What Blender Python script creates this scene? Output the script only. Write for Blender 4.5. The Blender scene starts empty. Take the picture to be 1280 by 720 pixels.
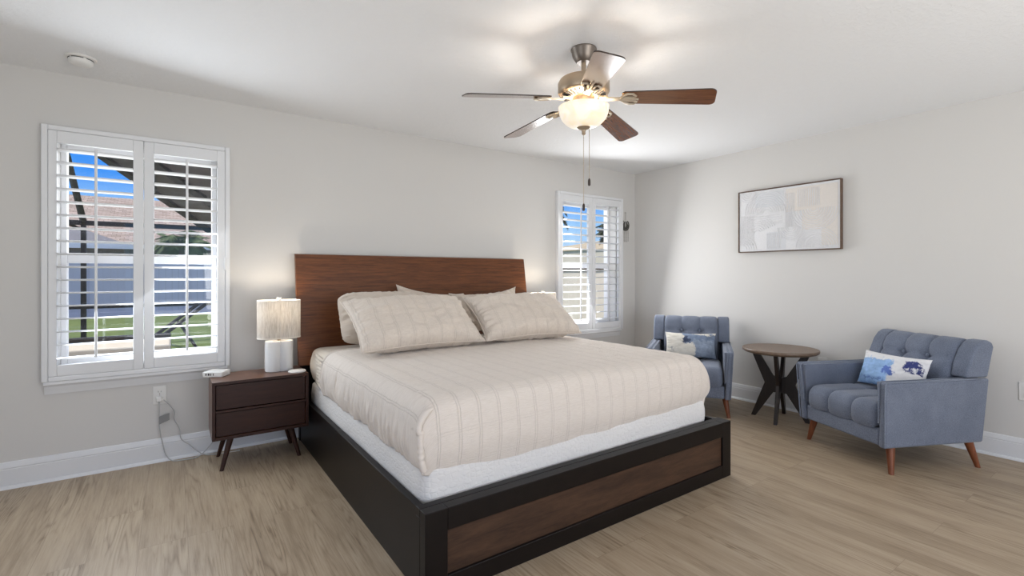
import bpy, bmesh, math, random
from math import pi, sin, cos, radians as R
from mathutils import Vector, Matrix, noise

# ------------------------------------------------------------------ camera
S = bpy.context.scene
COL = S.collection
random.seed(7)
cam_data = bpy.data.cameras.new('camera')
cam = bpy.data.objects.new('camera', cam_data)
COL.objects.link(cam)
F_PX, YAW, CAM, HOR = 605.3, 0.95982, (-4.5818, -3.9472, 1.2285), 343.1
cam.location = CAM
cam.rotation_euler = (pi / 2, 0, YAW - pi / 2)
cam_data.sensor_fit = 'HORIZONTAL'
cam_data.sensor_width = 36.0
cam_data.lens = 36.0 * F_PX / 1280
cam_data.shift_y = (HOR - 360.0) / 1280
cam_data.clip_start = 0.05
cam_data.clip_end = 300
S.camera = cam

# ------------------------------------------------------------------ world, sun, daylight, exposure
S.view_settings.view_transform = 'Standard'
S.view_settings.look = 'None'
S.view_settings.gamma = 1.0
S.view_settings.use_curve_mapping = False
S.view_settings.exposure = 0.30


def lin(r, g=None, b=None):
    if g is None:
        r, g, b = r
    f = lambda c: (c / 255 / 12.92) if c / 255 <= 0.04045 else ((c / 255 + 0.055) / 1.055) ** 2.4
    return (f(r), f(g), f(b), 1.0)


W = bpy.data.worlds.new('sky')
S.world = W
W.use_nodes = True
wn, wl = W.node_tree.nodes, W.node_tree.links
wn.clear()
w_out = wn.new('ShaderNodeOutputWorld')
w_bg = wn.new('ShaderNodeBackground')
w_tc = wn.new('ShaderNodeTexCoord')
w_sep = wn.new('ShaderNodeSeparateXYZ')
w_ramp = wn.new('ShaderNodeValToRGB')
w_ramp.color_ramp.elements[0].position = 0.0
w_ramp.color_ramp.elements[0].color = lin(205, 225, 245)
w_ramp.color_ramp.elements[1].position = 0.62
w_ramp.color_ramp.elements[1].color = (0.72, 0.76, 0.86, 1)
e = w_ramp.color_ramp.elements.new(0.10)
e.color = lin(150, 200, 248)
e = w_ramp.color_ramp.elements.new(0.16)
e.color = lin(50, 145, 245)
e = w_ramp.color_ramp.elements.new(0.34)
e.color = lin(34, 132, 242)
w_bg.inputs['Strength'].default_value = 0.86
wl.new(w_tc.outputs['Generated'], w_sep.inputs[0])
wl.new(w_sep.outputs['Z'], w_ramp.inputs[0])
wl.new(w_ramp.outputs[0], w_bg.inputs['Color'])
wl.new(w_bg.outputs[0], w_out.inputs[0])

sun_d = bpy.data.lights.new('sun', 'SUN')
sun_d.energy = 3.3
sun_d.angle = R(0.6)
sun_d.color = (1.0, 0.95, 0.87)
sun = bpy.data.objects.new('sun', sun_d)
COL.objects.link(sun)
sun.rotation_euler = Vector((0.45, -0.30, -0.84)).to_track_quat('-Z', 'Y').to_euler()


def area(name, loc, direction, sx, sy, power, color=(1, 1, 1)):
    d = bpy.data.lights.new(name, 'AREA')
    d.shape = 'RECTANGLE'
    d.size, d.size_y, d.energy, d.color = sx, sy, power, color
    o = bpy.data.objects.new(name, d)
    COL.objects.link(o)
    o.location = loc
    o.rotation_euler = Vector(direction).to_track_quat('-Z', 'Y').to_euler()
    return o


# fill lamps added out of view; the others stand for daylight at the windows
area('fill_behind_camera', (-2.5, -6.1, 1.0), (0, 1, 1.3), 3.2, 2.1, 92, (1.0, 0.985, 0.96))  # added soft fill tilted up at the ceiling; no doors are modelled
area('fill_left_side', (-6.6, -3.6, 1.0), (1, 0.05, 0.6), 1.9, 2.1, 13, (1.0, 0.99, 0.975))  # weaker added fill at the unseen left side
area('daylight_window_left', (-4.74, -0.12, 1.35), (0.3, -1, -0.30), 0.85, 1.35, 18, (0.86, 0.93, 1.0))
area('daylight_window_right', (-0.80, -0.12, 1.35), (-0.42, -1, -0.20), 0.80, 1.35, 26, (0.98, 0.99, 1.0))
area('skylight_window_left', (-4.74, 0.42, 1.75), (0, -1, -0.7), 0.95, 1.0, 8, (0.95, 0.98, 1.0))
area('skylight_window_right', (-0.76, 0.42, 1.75), (0, -1, -0.7), 0.95, 1.0, 5, (0.97, 0.99, 1.0))


# ------------------------------------------------------------------ materials
def newmat(name):
    m = bpy.data.materials.new(name)
    m.use_nodes = True
    nt = m.node_tree
    b = nt.nodes['Principled BSDF']
    return m, nt, b


def node(nt, kind, **kw):
    n = nt.nodes.new(kind)
    for k, v in kw.items():
        setattr(n, k, v)
    return n


def coords(nt, scale=(1, 1, 1), src='Object', rot=(0, 0, 0)):
    tc = node(nt, 'ShaderNodeTexCoord')
    mp = node(nt, 'ShaderNodeMapping')
    mp.inputs['Scale'].default_value = scale
    mp.inputs['Rotation'].default_value = rot
    nt.links.new(tc.outputs[src], mp.inputs[0])
    return mp.outputs[0]


def noise_tex(nt, vec, scale, detail=3, rough=0.55, dist=0.0):
    n = node(nt, 'ShaderNodeTexNoise')
    n.inputs['Scale'].default_value = scale
    n.inputs['Detail'].default_value = detail
    n.inputs['Roughness'].default_value = rough
    n.inputs['Distortion'].default_value = dist
    nt.links.new(vec, n.inputs['Vector'])
    return n.outputs['Fac']


def ramp(nt, fac, stops):
    r = node(nt, 'ShaderNodeValToRGB')
    els = r.color_ramp.elements
    els[0].position, els[0].color = stops[0]
    els[1].position, els[1].color = stops[-1]
    for p, c in stops[1:-1]:
        x = els.new(p)
        x.color = c
    nt.links.new(fac, r.inputs[0])
    return r.outputs[0]


def bump(nt, b, height, strength=0.3, distance=0.002, normal=None):
    n = node(nt, 'ShaderNodeBump')
    n.inputs['Strength'].default_value = strength
    n.inputs['Distance'].default_value = distance
    nt.links.new(height, n.inputs['Height'])
    if normal is not None:
        nt.links.new(normal, n.inputs['Normal'])
    nt.links.new(n.outputs[0], b.inputs['Normal'])
    return n.outputs[0]


def math_node(nt, op, a, b=None, c=None):
    n = node(nt, 'ShaderNodeMath', operation=op)
    for i, v in enumerate((a, b, c)):
        if v is None:
            continue
        if isinstance(v, (int, float)):
            n.inputs[i].default_value = v
        else:
            nt.links.new(v, n.inputs[i])
    return n.outputs[0]


def mixc(nt, fac, a, b, mode='MIX'):
    n = node(nt, 'ShaderNodeMix', data_type='RGBA', blend_type=mode)
    for i, v in ((0, fac), (6, a), (7, b)):
        if isinstance(v, (int, float, tuple)):
            n.inputs[i].default_value = v
        else:
            nt.links.new(v, n.inputs[i])
    return n.outputs[2]


def plain(name, col, rough=0.5, metal=0.0, nscale=0, nstr=0.15, ndist=0.001, spec=0.5, var=0.0):
    m, nt, b = newmat(name)
    b.inputs['Base Color'].default_value = col
    b.inputs['Roughness'].default_value = rough
    b.inputs['Metallic'].default_value = metal
    b.inputs['Specular IOR Level'].default_value = spec
    if nscale:
        v = coords(nt)
        f = noise_tex(nt, v, nscale, 4)
        bump(nt, b, f, nstr, ndist)
        if var:
            d = tuple(c * (1 - var) for c in col[:3]) + (1,)
            nt.links.new(ramp(nt, f, [(0.35, d), (0.65, col)]), b.inputs['Base Color'])
    return m


def wood(name, dark, light, scale=(1, 14, 14), rough=0.4, spec=0.5, grain=6.0, bstr=0.08):
    m, nt, b = newmat(name)
    v = coords(nt, scale)
    f = noise_tex(nt, v, grain, 5, 0.62, 0.6)
    g = noise_tex(nt, coords(nt, tuple(s * 3 for s in scale)), grain * 2, 3, 0.6)
    h = math_node(nt, 'ADD', math_node(nt, 'MULTIPLY', f, 0.7), math_node(nt, 'MULTIPLY', g, 0.3))
    nt.links.new(ramp(nt, h, [(0.36, dark), (0.64, light)]), b.inputs['Base Color'])
    b.inputs['Roughness'].default_value = rough
    b.inputs['Specular IOR Level'].default_value = spec
    bump(nt, b, h, bstr, 0.001)
    return m


def fabric(name, col, dark, weave=900, rough=0.95, blot=9, bstr=0.25, sheen=0.2):
    m, nt, b = newmat(name)
    v = coords(nt)
    big = noise_tex(nt, v, blot, 3)
    fine = noise_tex(nt, v, weave, 2, 0.7)
    h = math_node(nt, 'ADD', math_node(nt, 'MULTIPLY', big, 0.3), math_node(nt, 'MULTIPLY', fine, 0.7))
    nt.links.new(ramp(nt, h, [(0.36, dark), (0.62, col)]), b.inputs['Base Color'])
    b.inputs['Roughness'].default_value = rough
    b.inputs['Specular IOR Level'].default_value = 0.15
    b.inputs['Sheen Weight'].default_value = sheen
    bump(nt, b, fine, bstr, 0.001)
    return m


M = {}
# painted orange-peel walls
m, nt, b = newmat('wall_paint')
b.inputs['Base Color'].default_value = lin(216, 214, 211)
b.inputs['Roughness'].default_value = 0.75
b.inputs['Specular IOR Level'].default_value = 0.25
bump(nt, b, noise_tex(nt, coords(nt), 90, 3), 0.12, 0.002)
M['wall'] = m
# knock-down ceiling
m, nt, b = newmat('ceiling_texture')
b.inputs['Base Color'].default_value = lin(236, 237, 238)
b.inputs['Roughness'].default_value = 0.9
b.inputs['Specular IOR Level'].default_value = 0.1
f = noise_tex(nt, coords(nt, (1, 1.8, 1)), 28, 4, 0.6, 0.4)
bump(nt, b, ramp(nt, f, [(0.45, (0, 0, 0, 1)), (0.6, (1, 1, 1, 1))]), 0.32, 0.003)
M['ceiling'] = m
M['trim'] = plain('white_gloss_trim', lin(228, 229, 231), 0.35, nscale=20, nstr=0.02)
M['shutter'] = plain('white_shutter_paint', lin(232, 233, 235), 0.38, nscale=20, nstr=0.02)
M['vinyl'] = plain('white_vinyl', lin(240, 240, 242), 0.35, nscale=20, nstr=0.02)
M['plastic'] = plain('white_plastic', lin(232, 231, 228), 0.35, nscale=40, nstr=0.02)
M['slot'] = plain('dark_slot', lin(40, 40, 42), 0.6, nscale=40, nstr=0.02)
# vinyl planks running away from the bed wall
m, nt, b = newmat('oak_plank_floor')
v = coords(nt, (1, 1, 1), rot=(0, 0, pi / 2))
br = node(nt, 'ShaderNodeTexBrick')
br.offset, br.offset_frequency, br.squash_frequency = 0.37, 3, 1
br.inputs['Scale'].default_value = 1.0
br.inputs['Brick Width'].default_value = 1.22
br.inputs['Row Height'].default_value = 0.181
br.inputs['Mortar Size'].default_value = 0.0009
br.inputs['Mortar Smooth'].default_value = 0.4
br.inputs['Color1'].default_value = (0.0, 0.0, 0.0, 1)
br.inputs['Color2'].default_value = (1, 1, 1, 1)
br.inputs['Mortar'].default_value = (0.25, 0.25, 0.25, 1)
nt.links.new(v, br.inputs['Vector'])
# shift the grain from board to board
sepb = node(nt, 'ShaderNodeVectorMath', operation='MULTIPLY_ADD')
nt.links.new(br.outputs['Color'], sepb.inputs[0])
sepb.inputs[1].default_value = (7.3, 3.1, 5.7)
tc2 = coords(nt, (1, 1, 1))
nt.links.new(tc2, sepb.inputs[2])
def stretched(scale, n, detail, rough, dist):
    mp_ = node(nt, 'ShaderNodeMapping')
    mp_.inputs['Scale'].default_value = scale
    nt.links.new(sepb.outputs[0], mp_.inputs[0])
    return noise_tex(nt, mp_.outputs[0], n, detail, rough, dist), mp_.outputs[0]


broad, _v = stretched((6, 0.8, 1), 1.6, 4, 0.55, 0.8)
streak, _v = stretched((70, 2.6, 1), 1.5, 4, 0.7, 0.3)
ringf, vr = stretched((6.5, 0.40, 1), 1.4, 2, 0.5, 0.0)
rings = math_node(nt, 'POWER', math_node(nt, 'PINGPONG', math_node(nt, 'MULTIPLY', ringf, 34.0), 1.0), 2.5)
patchy, _v = stretched((5, 1.1, 1), 1.1, 2, 0.5, 0.0)
gate = ramp(nt, patchy, [(0.46, (0, 0, 0, 1)), (0.60, (1, 1, 1, 1))])
rings = math_node(nt, 'MULTIPLY', math_node(nt, 'SUBTRACT', 0.25, rings), gate)
fleck, _v = stretched((110, 5.0, 1), 1.0, 3, 0.6, 0.4)
fleck = ramp(nt, fleck, [(0.30, (1, 1, 1, 1)), (0.42, (0, 0, 0, 1))])
fleck = math_node(nt, 'MULTIPLY', fleck, math_node(nt, 'ADD', math_node(nt, 'MULTIPLY', gate, 0.12), 0.07))
h = math_node(nt, 'ADD', math_node(nt, 'MULTIPLY', broad, 0.55), math_node(nt, 'ADD', math_node(nt, 'MULTIPLY', streak, 0.45), math_node(nt, 'SUBTRACT', math_node(nt, 'MULTIPLY', rings, 0.20), fleck)))
c = ramp(nt, h, [(0.25, lin(124, 106, 85)), (0.5, lin(165, 147, 124)), (0.75, lin(186, 170, 148))])
tint = ramp(nt, br.outputs['Color'], [(0.0, (0.965, 0.963, 0.96, 1)), (1.0, (1.015, 1.013, 1.01, 1))])
c = mixc(nt, 1.0, c, tint, 'MULTIPLY')
c = mixc(nt, br.outputs['Fac'], c, lin(134, 116, 98))
nt.links.new(c, b.inputs['Base Color'])
b.inputs['Roughness'].default_value = 0.42
b.inputs['Specular IOR Level'].default_value = 0.4
bump(nt, b, h, 0.10, 0.002)
M['floor'] = m

M['headboard'] = wood('walnut_veneer_headboard', lin(80, 44, 22), lin(118, 70, 37), (1.0, 12, 16), 0.38, 0.35, 4, 0.05)
M['espresso'] = wood('espresso_bed_finish', lin(15, 10, 8), lin(21, 14, 12), (2, 12, 12), 0.40, 0.22, 4, 0.04)
M['inset'] = wood('brown_footboard_panel', lin(52, 36, 27), lin(80, 57, 42), (1.1, 6, 9), 0.45, 0.3, 3.2, 0.08)
M['nightstand'] = wood('dark_walnut_nightstand', lin(46, 25, 19), lin(62, 36, 27), (1.5, 12, 14), 0.4, 0.35, 4, 0.04)
M['nightstand_top'] = wood('walnut_nightstand_carcass', lin(78, 48, 33), lin(104, 68, 48), (1.5, 12, 14), 0.33, 0.55, 4, 0.04)
M['chairleg'] = wood('walnut_chair_leg', lin(100, 52, 28), lin(134, 76, 44), (10, 10, 1.4), 0.4, 0.5, 5)
M['tableleg'] = wood('black_brown_table_leg', lin(30, 22, 19), lin(44, 33, 28), (10, 10, 1.4), 0.45, 0.5, 5)
M['tabletop'] = wood('grey_brown_table_top', lin(98, 80, 66), lin(126, 106, 90), (1.2, 12, 12), 0.4, 0.5, 4)
M['blade'] = wood('walnut_fan_blade', lin(96, 56, 28), lin(134, 83, 45), (1.2, 16, 16), 0.24, 0.7, 4, 0.02)
M['blade'].node_tree.nodes['Principled BSDF'].inputs['Coat Weight'].default_value = 0.8
M['blade'].node_tree.nodes['Principled BSDF'].inputs['Coat Roughness'].default_value = 0.16
M['blade_edge'] = plain('dark_blade_edge', lin(48, 32, 24), 0.4, nscale=30, nstr=0.02)
M['nickel'] = plain('brushed_champagne_nickel', lin(178, 160, 138), 0.34, 0.75, nscale=60, nstr=0.03)
M['pewter'] = plain('pewter_canopy', lin(122, 113, 105), 0.38, 0.7, nscale=60, nstr=0.03)
M['iron'] = plain('cream_nickel_blade_iron', lin(205, 192, 172), 0.34, 0.55, nscale=60, nstr=0.03)
M['chair'] = fabric('slate_blue_upholstery', lin(124, 132, 149), lin(94, 102, 119), 260, 0.95, 7, 0.35)
M['piping'] = fabric('slate_blue_piping', lin(136, 144, 160), lin(104, 112, 128), 260)
M['pillowcase'] = fabric('beige_pillowcase', lin(214, 202, 189), lin(204, 191, 177), 420, 0.95, 14, 0.2)
M['sheet'] = fabric('cream_fitted_sheet', lin(222, 212, 198), lin(212, 201, 186), 420, 0.95, 14, 0.2)

# quilted coverlet: pairs of stitched lines in both directions plus crinkle
def stitched(name, light, dark, du, dv, src='UV', crinkle=(30, 260), depth=0.0022):
    m, nt, b = newmat(name)
    tc = node(nt, 'ShaderNodeTexCoord')
    sp = node(nt, 'ShaderNodeSeparateXYZ')
    nt.links.new(tc.outputs[src], sp.inputs[0])

    def pair(axis, step, gap, width):
        p = math_node(nt, 'PINGPONG', sp.outputs[axis], step / 2)
        d = math_node(nt, 'ABSOLUTE', math_node(nt, 'SUBTRACT', p, gap / 2))
        return math_node(nt, 'SMOOTH_MIN', math_node(nt, 'DIVIDE', d, width), 1.0, 0.1)
    lu = pair(0, du, 0.012, 0.0034)
    lv = pair(1, dv, 0.012, 0.0022)
    lv = math_node(nt, 'ADD', math_node(nt, 'MULTIPLY', lv, 0.5), 0.5)
    lines = math_node(nt, 'MINIMUM', lu, lv)
    mp = node(nt, 'ShaderNodeMapping')
    mp.inputs['Scale'].default_value = (crinkle[0], crinkle[1], 1)
    nt.links.new(tc.outputs[src], mp.inputs[0])
    cr = noise_tex(nt, mp.outputs[0], 1.0, 3, 0.6, 0.4)
    fine = noise_tex(nt, tc.outputs['Object'], 700, 2)
    h = math_node(nt, 'ADD', lines, math_node(nt, 'ADD', math_node(nt, 'MULTIPLY', cr, 1.1), math_node(nt, 'MULTIPLY', fine, 0.25)))
    bump(nt, b, h, 0.8, depth)
    c = ramp(nt, cr, [(0.3, dark), (0.7, light)])
    c = mixc(nt, math_node(nt, 'MULTIPLY', math_node(nt, 'SUBTRACT', 1.0, lines), 0.5), c, tuple(x * 0.8 for x in dark[:3]) + (1,))
    nt.links.new(c, b.inputs['Base Color'])
    b.inputs['Roughness'].default_value = 0.95
    b.inputs['Specular IOR Level'].default_value = 0.12
    b.inputs['Sheen Weight'].default_value = 0.15
    return m


M['quilt'] = stitched('beige_stitched_coverlet', lin(230, 221, 212), lin(220, 210, 200), 0.098, 0.135)
M['sham'] = stitched('beige_stitched_sham', lin(224, 213, 201), lin(214, 202, 190), 0.098, 0.135, crinkle=(60, 120), depth=0.0016)
# wavy quilted ticking
m, nt, b = newmat('white_quilted_ticking')
wv = node(nt, 'ShaderNodeTexVoronoi', feature='DISTANCE_TO_EDGE')
wv.inputs['Scale'].default_value = 34
wv.inputs['Randomness'].default_value = 0.55
nt.links.new(coords(nt, (1, 1, 1.5)), wv.inputs['Vector'])
hh = ramp(nt, wv.outputs['Distance'], [(0.0, (0, 0, 0, 1)), (0.22, (1, 1, 1, 1))])
b.inputs['Base Color'].default_value = lin(226, 224, 222)
b.inputs['Roughness'].default_value = 0.9
b.inputs['Specular IOR Level'].default_value = 0.15
bump(nt, b, hh, 0.35, 0.004)
M['ticking'] = m
# lamp shades: slubbed linen, light passes through
m, nt, b = newmat('linen_lamp_shade')
f = noise_tex(nt, coords(nt, (140, 140, 14)), 1.0, 4, 0.7)
col = ramp(nt, f, [(0.35, lin(196, 190, 182)), (0.62, lin(228, 224, 218))])
nt.links.new(col, b.inputs['Base Color'])
b.inputs['Roughness'].default_value = 0.9
b.inputs['Specular IOR Level'].default_value = 0.1
tr = node(nt, 'ShaderNodeBsdfTranslucent')
nt.links.new(col, tr.inputs['Color'])
mx = node(nt, 'ShaderNodeMixShader')
mx.inputs[0].default_value = 0.30
nt.links.new(b.outputs[0], mx.inputs[1])
nt.links.new(tr.outputs[0], mx.inputs[2])
nt.links.new(mx.outputs[0], nt.nodes['Material Output'].inputs[0])
M['shade'] = m
M['shade_trim'] = plain('ivory_shade_trim', lin(240, 234, 224), 0.7, nscale=60, nstr=0.02)
M['ceramic'] = plain('white_ceramic', lin(226, 227, 228), 0.22, nscale=14, nstr=0.02)
# frosted alabaster bowl of the ceiling light, lit from inside
m, nt, b = newmat('lit_alabaster_glass')
f = noise_tex(nt, coords(nt), 9, 4, 0.6, 1.0)
col = ramp(nt, f, [(0.35, lin(246, 226, 196)), (0.65, lin(255, 246, 230))])
nt.links.new(col, b.inputs['Base Color'])
nt.links.new(col, b.inputs['Emission Color'])
b.inputs['Emission Strength'].default_value = 0.36
b.inputs['Roughness'].default_value = 0.3
M['bowl'] = m
# clear window glass
m, nt, b = newmat('window_glass')
tp = node(nt, 'ShaderNodeBsdfTransparent')
gl = node(nt, 'ShaderNodeBsdfGlossy')
gl.inputs['Roughness'].default_value = 0.02
mx = node(nt, 'ShaderNodeMixShader')
mx.inputs[0].default_value = 0.035
nt.links.new(tp.outputs[0], mx.inputs[1])
nt.links.new(gl.outputs[0], mx.inputs[2])
nt.links.new(mx.outputs[0], nt.nodes['Material Output'].inputs[0])
M['glass'] = m


# cushions printed with blue brush strokes
def brushed(name, seed, ground, zones):
    """zones: (x0, x1, z0, z1, colour, speckle) brushed blocks on a plain ground, edges broken by noise"""
    m, nt, b = newmat(name)
    tc = node(nt, 'ShaderNodeTexCoord')
    mp = node(nt, 'ShaderNodeMapping')
    mp.inputs['Location'].default_value = (seed, seed * 0.7, seed * 1.3)
    nt.links.new(tc.outputs['Object'], mp.inputs[0])
    n1 = noise_tex(nt, mp.outputs[0], 16, 5, 0.65)
    n2 = noise_tex(nt, mp.outputs[0], 60, 3, 0.7)
    sp = node(nt, 'ShaderNodeSeparateXYZ')
    nt.links.new(tc.outputs['Object'], sp.inputs[0])
    wob = math_node(nt, 'MULTIPLY', math_node(nt, 'SUBTRACT', n1, 0.5), 0.16)
    X_ = math_node(nt, 'ADD', sp.outputs[0], wob)
    Z_ = math_node(nt, 'SUBTRACT', sp.outputs[2], wob)
    c = ramp(nt, n2, [(0.3, tuple(q * 0.94 for q in ground[:3]) + (1,)), (0.7, ground)])
    for x0, x1, z0, z1, colr, spk in zones:
        d = math_node(nt, 'MINIMUM', math_node(nt, 'MINIMUM', math_node(nt, 'SUBTRACT', X_, x0), math_node(nt, 'SUBTRACT', x1, X_)),
                      math_node(nt, 'MINIMUM', math_node(nt, 'SUBTRACT', Z_, z0), math_node(nt, 'SUBTRACT', z1, Z_)))
        k = math_node(nt, 'MULTIPLY', d, 90.0)
        k = math_node(nt, 'SUBTRACT', k, math_node(nt, 'MULTIPLY', n2, spk))
        cl = node(nt, 'ShaderNodeClamp')
        nt.links.new(k, cl.inputs[0])
        c = mixc(nt, cl.outputs[0], c, ramp(nt, n1, [(0.35, colr), (0.7, tuple(min(1, q * 1.5 + 0.03) for q in colr[:3]) + (1,))]))
    nt.links.new(c, b.inputs['Base Color'])
    b.inputs['Roughness'].default_value = 0.9
    b.inputs['Specular IOR Level'].default_value = 0.15
    bump(nt, b, noise_tex(nt, tc.outputs['Object'], 600, 2), 0.2, 0.001)
    return m


# ------------------------------------------------------------------ mesh helpers
def link(name, me, mat, parent=None, smooth=35, bevel=0.0, seg=2):
    o = bpy.data.objects.new(name, me)
    COL.objects.link(o)
    for mm in (mat if isinstance(mat, (list, tuple)) else [mat]):
        me.materials.append(mm)
    if smooth is not None:
        for p in me.polygons:
            p.use_smooth = True
        me.set_sharp_from_angle(angle=R(smooth))
    if bevel:
        md = o.modifiers.new('soft_edges', 'BEVEL')
        md.width, md.segments, md.limit_method, md.angle_limit = bevel, seg, 'ANGLE', R(40)
    if parent is not None:
        o.parent = parent
    return o


class MB:
    def __init__(self):
        self.bm = bmesh.new()

    def faces_of(self, vs, faces, mi=0):
        out = []
        for f in faces:
            try:
                q = self.bm.faces.new([vs[i] for i in f])
                q.material_index = mi
                out.append(q)
            except ValueError:
                pass
        return out

    def box(self, x0, x1, y0, y1, z0, z1, mat4=None, mi=0):
        P = [(x, y, z) for z in (z0, z1) for y in (y0, y1) for x in (x0, x1)]
        if mat4 is not None:
            P = [mat4 @ Vector(p) for p in P]
        v = [self.bm.verts.new(p) for p in P]
        self.faces_of(v, [(0, 2, 3, 1), (4, 5, 7, 6), (0, 1, 5, 4), (2, 6, 7, 3), (0, 4, 6, 2), (1, 3, 7, 5)], mi)
        return self

    def hexa(self, P, mi=0):
        v = [self.bm.verts.new(p) for p in P]
        self.faces_of(v, [(0, 2, 3, 1), (4, 5, 7, 6), (0, 1, 5, 4), (2, 6, 7, 3), (0, 4, 6, 2), (1, 3, 7, 5)], mi)
        return self

    def prism(self, pts, fn, a, b, mi=0):
        """closed outline pts (2-D) extruded between depths a and b; fn(p, q, depth) gives the 3-D point"""
        A = [self.bm.verts.new(fn(p[0], p[1], a)) for p in pts]
        B = [self.bm.verts.new(fn(p[0], p[1], b)) for p in pts]
        n = len(pts)
        self.faces_of(A, [tuple(range(n))[::-1]], mi)
        self.faces_of(B, [tuple(range(n))], mi)
        for i in range(n):
            j = (i + 1) % n
            f = self.bm.faces.new((A[i], A[j], B[j], B[i]))
            f.material_index = mi
        return self

    def lathe(self, prof, n=32, loc=(0, 0, 0), cap=True, mi=0):
        rings = []
        for r, z in prof:
            if r < 1e-6:
                rings.append([self.bm.verts.new((loc[0], loc[1], loc[2] + z))])
            else:
                rings.append([self.bm.verts.new((loc[0] + r * cos(2 * pi * k / n), loc[1] + r * sin(2 * pi * k / n), loc[2] + z)) for k in range(n)])
        for a, b in zip(rings, rings[1:]):
            for k in range(n):
                j = (k + 1) % n
                q = [a[k % len(a)], a[j % len(a)], b[j % len(b)], b[k % len(b)]]
                u = []
                for w in q:
                    if w not in u:
                        u.append(w)
                if len(u) > 2:
                    try:
                        self.bm.faces.new(u).material_index = mi
                    except ValueError:
                        pass
        if cap:
            for rg in (rings[0], rings[-1]):
                if len(rg) > 2:
                    try:
                        self.bm.faces.new(rg).material_index = mi
                    except ValueError:
                        pass
        return self

    def tube(self, pts, r, n=8, closed=False, mi=0):
        pts = [Vector(p) for p in pts]
        rad = r if isinstance(r, (list, tuple)) else [r] * len(pts)
        rings = []
        ref = None
        N = len(pts)
        for i, p in enumerate(pts):
            if closed:
                t = pts[(i + 1) % N] - pts[i - 1]
            else:
                t = pts[min(i + 1, N - 1)] - pts[max(i - 1, 0)]
            t.normalize()
            if ref is None:
                ref = Vector((0, 0, 1)) if abs(t.z) < 0.9 else Vector((1, 0, 0))
            s = t.cross(ref)
            if s.length < 1e-5:
                s = t.cross(Vector((0.3, 1, 0.2)))
            s.normalize()
            u = s.cross(t).normalized()
            ref = u
            rings.append([self.bm.verts.new(p + (s * cos(2 * pi * k / n) + u * sin(2 * pi * k / n)) * rad[i]) for k in range(n)])
        prs = list(zip(rings, rings[1:])) + ([(rings[-1], rings[0])] if closed else [])
        for a, b in prs:
            for k in range(n):
                j = (k + 1) % n
                self.bm.faces.new((a[k], a[j], b[j], b[k])).material_index = mi
        if not closed:
            self.bm.faces.new(rings[0][::-1]).material_index = mi
            self.bm.faces.new(rings[-1]).material_index = mi
        return self

    def grid(self, P, uv=None, mi=0, closed_v=False):
        """P[i][j] points (None leaves a hole)"""
        V = [[self.bm.verts.new(p) if p is not None else None for p in row] for row in P]
        uvl = self.bm.loops.layers.uv.verify() if uv else None
        for i in range(len(V) - 1):
            nj = len(V[i])
            for j in range(nj if closed_v else nj - 1):
                k = (j + 1) % nj
                q = (V[i][j], V[i][k], V[i + 1][k], V[i + 1][j])
                if None in q:
                    continue
                f = self.bm.faces.new(q)
                f.material_index = mi
                if uv:
                    for lp, (a, c) in zip(f.loops, ((i, j), (i, k), (i + 1, k), (i + 1, j))):
                        lp[uvl].uv = uv[a][c]
        return V

    def build(self, name, mat, parent=None, smooth=35, bevel=0.0, seg=2, origin=None, mat4=None):
        bmesh.ops.recalc_face_normals(self.bm, faces=self.bm.faces)
        if mat4 is not None:
            self.bm.transform(mat4)
        if origin is not None:
            self.bm.transform(Matrix.Translation(-Vector(origin)))
        me = bpy.data.meshes.new(name)
        self.bm.to_mesh(me)
        self.bm.free()
        o = link(name, me, mat, parent, smooth, bevel, seg)
        if origin is not None:
            o.location = origin
        return o


def tag(o, label=None, cat=None, group=None, kind=None):
    for k, v in (('label', label), ('category', cat), ('group', group), ('kind', kind)):
        if v:
            o[k] = v
    return o


def thing(name, loc, label, cat, group=None, rz=0, kind=None):
    o = bpy.data.objects.new(name, None)
    o.empty_display_size = 0.1
    COL.objects.link(o)
    o.location = loc
    o.rotation_euler = (0, 0, rz)
    return tag(o, label, cat, group, kind)


def T(x, y, z):
    return Matrix.Translation((x, y, z))


def RX(a): return Matrix.Rotation(a, 4, 'X')
def RY(a): return Matrix.Rotation(a, 4, 'Y')
def RZ(a): return Matrix.Rotation(a, 4, 'Z')


def nz(*p):
    return noise.noise(Vector(p))


# ------------------------------------------------------------------ room shell
XL, XR, YF, H, TW = -6.7, 0.0, -6.2, 2.44, 0.17
WIN = [(-5.15, -4.325), (-1.18, -0.335)]      # clear openings in the bed wall
WZ0, WZ1 = 0.67, 2.04

mb = MB().box(XL - 0.2, XR + 0.2, YF - 0.2, 0.2, -0.12, 0)
tag(mb.build('floor', M['floor'], smooth=None), kind='structure')
mb = MB().box(XL - 0.2, XR + 0.2, YF - 0.2, 0.2, H, H + 0.12)
tag(mb.build('ceiling', M['ceiling'], smooth=None), kind='structure')
mb = MB()
xs = [XL - 0.2, WIN[0][0], WIN[0][1], WIN[1][0], WIN[1][1], XR + 0.2]
for i in (0, 2, 4):
    mb.box(xs[i], xs[i + 1], 0, TW, 0, H)
for i in (1, 3):
    mb.box(xs[i], xs[i + 1], 0, TW, 0, WZ0)
    mb.box(xs[i], xs[i + 1], 0, TW, WZ1, H)
tag(mb.build('wall_back', M['wall'], smooth=None), kind='structure')
mb = MB().box(0, 0.17, YF - 0.2, 0, 0, H)
tag(mb.build('wall_right', M['wall'], smooth=None), kind='structure')
mb = MB()                                    # unseen left wall, its opening added for the side fill light
mb.box(XL - 0.17, XL, YF - 0.2, -4.6, 0, H).box(XL - 0.17, XL, -2.6, 0, 0, H).box(XL - 0.17, XL, -4.6, -2.6, 2.15, H)
tag(mb.build('wall_left', M['wall'], smooth=None), kind='structure')
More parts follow.
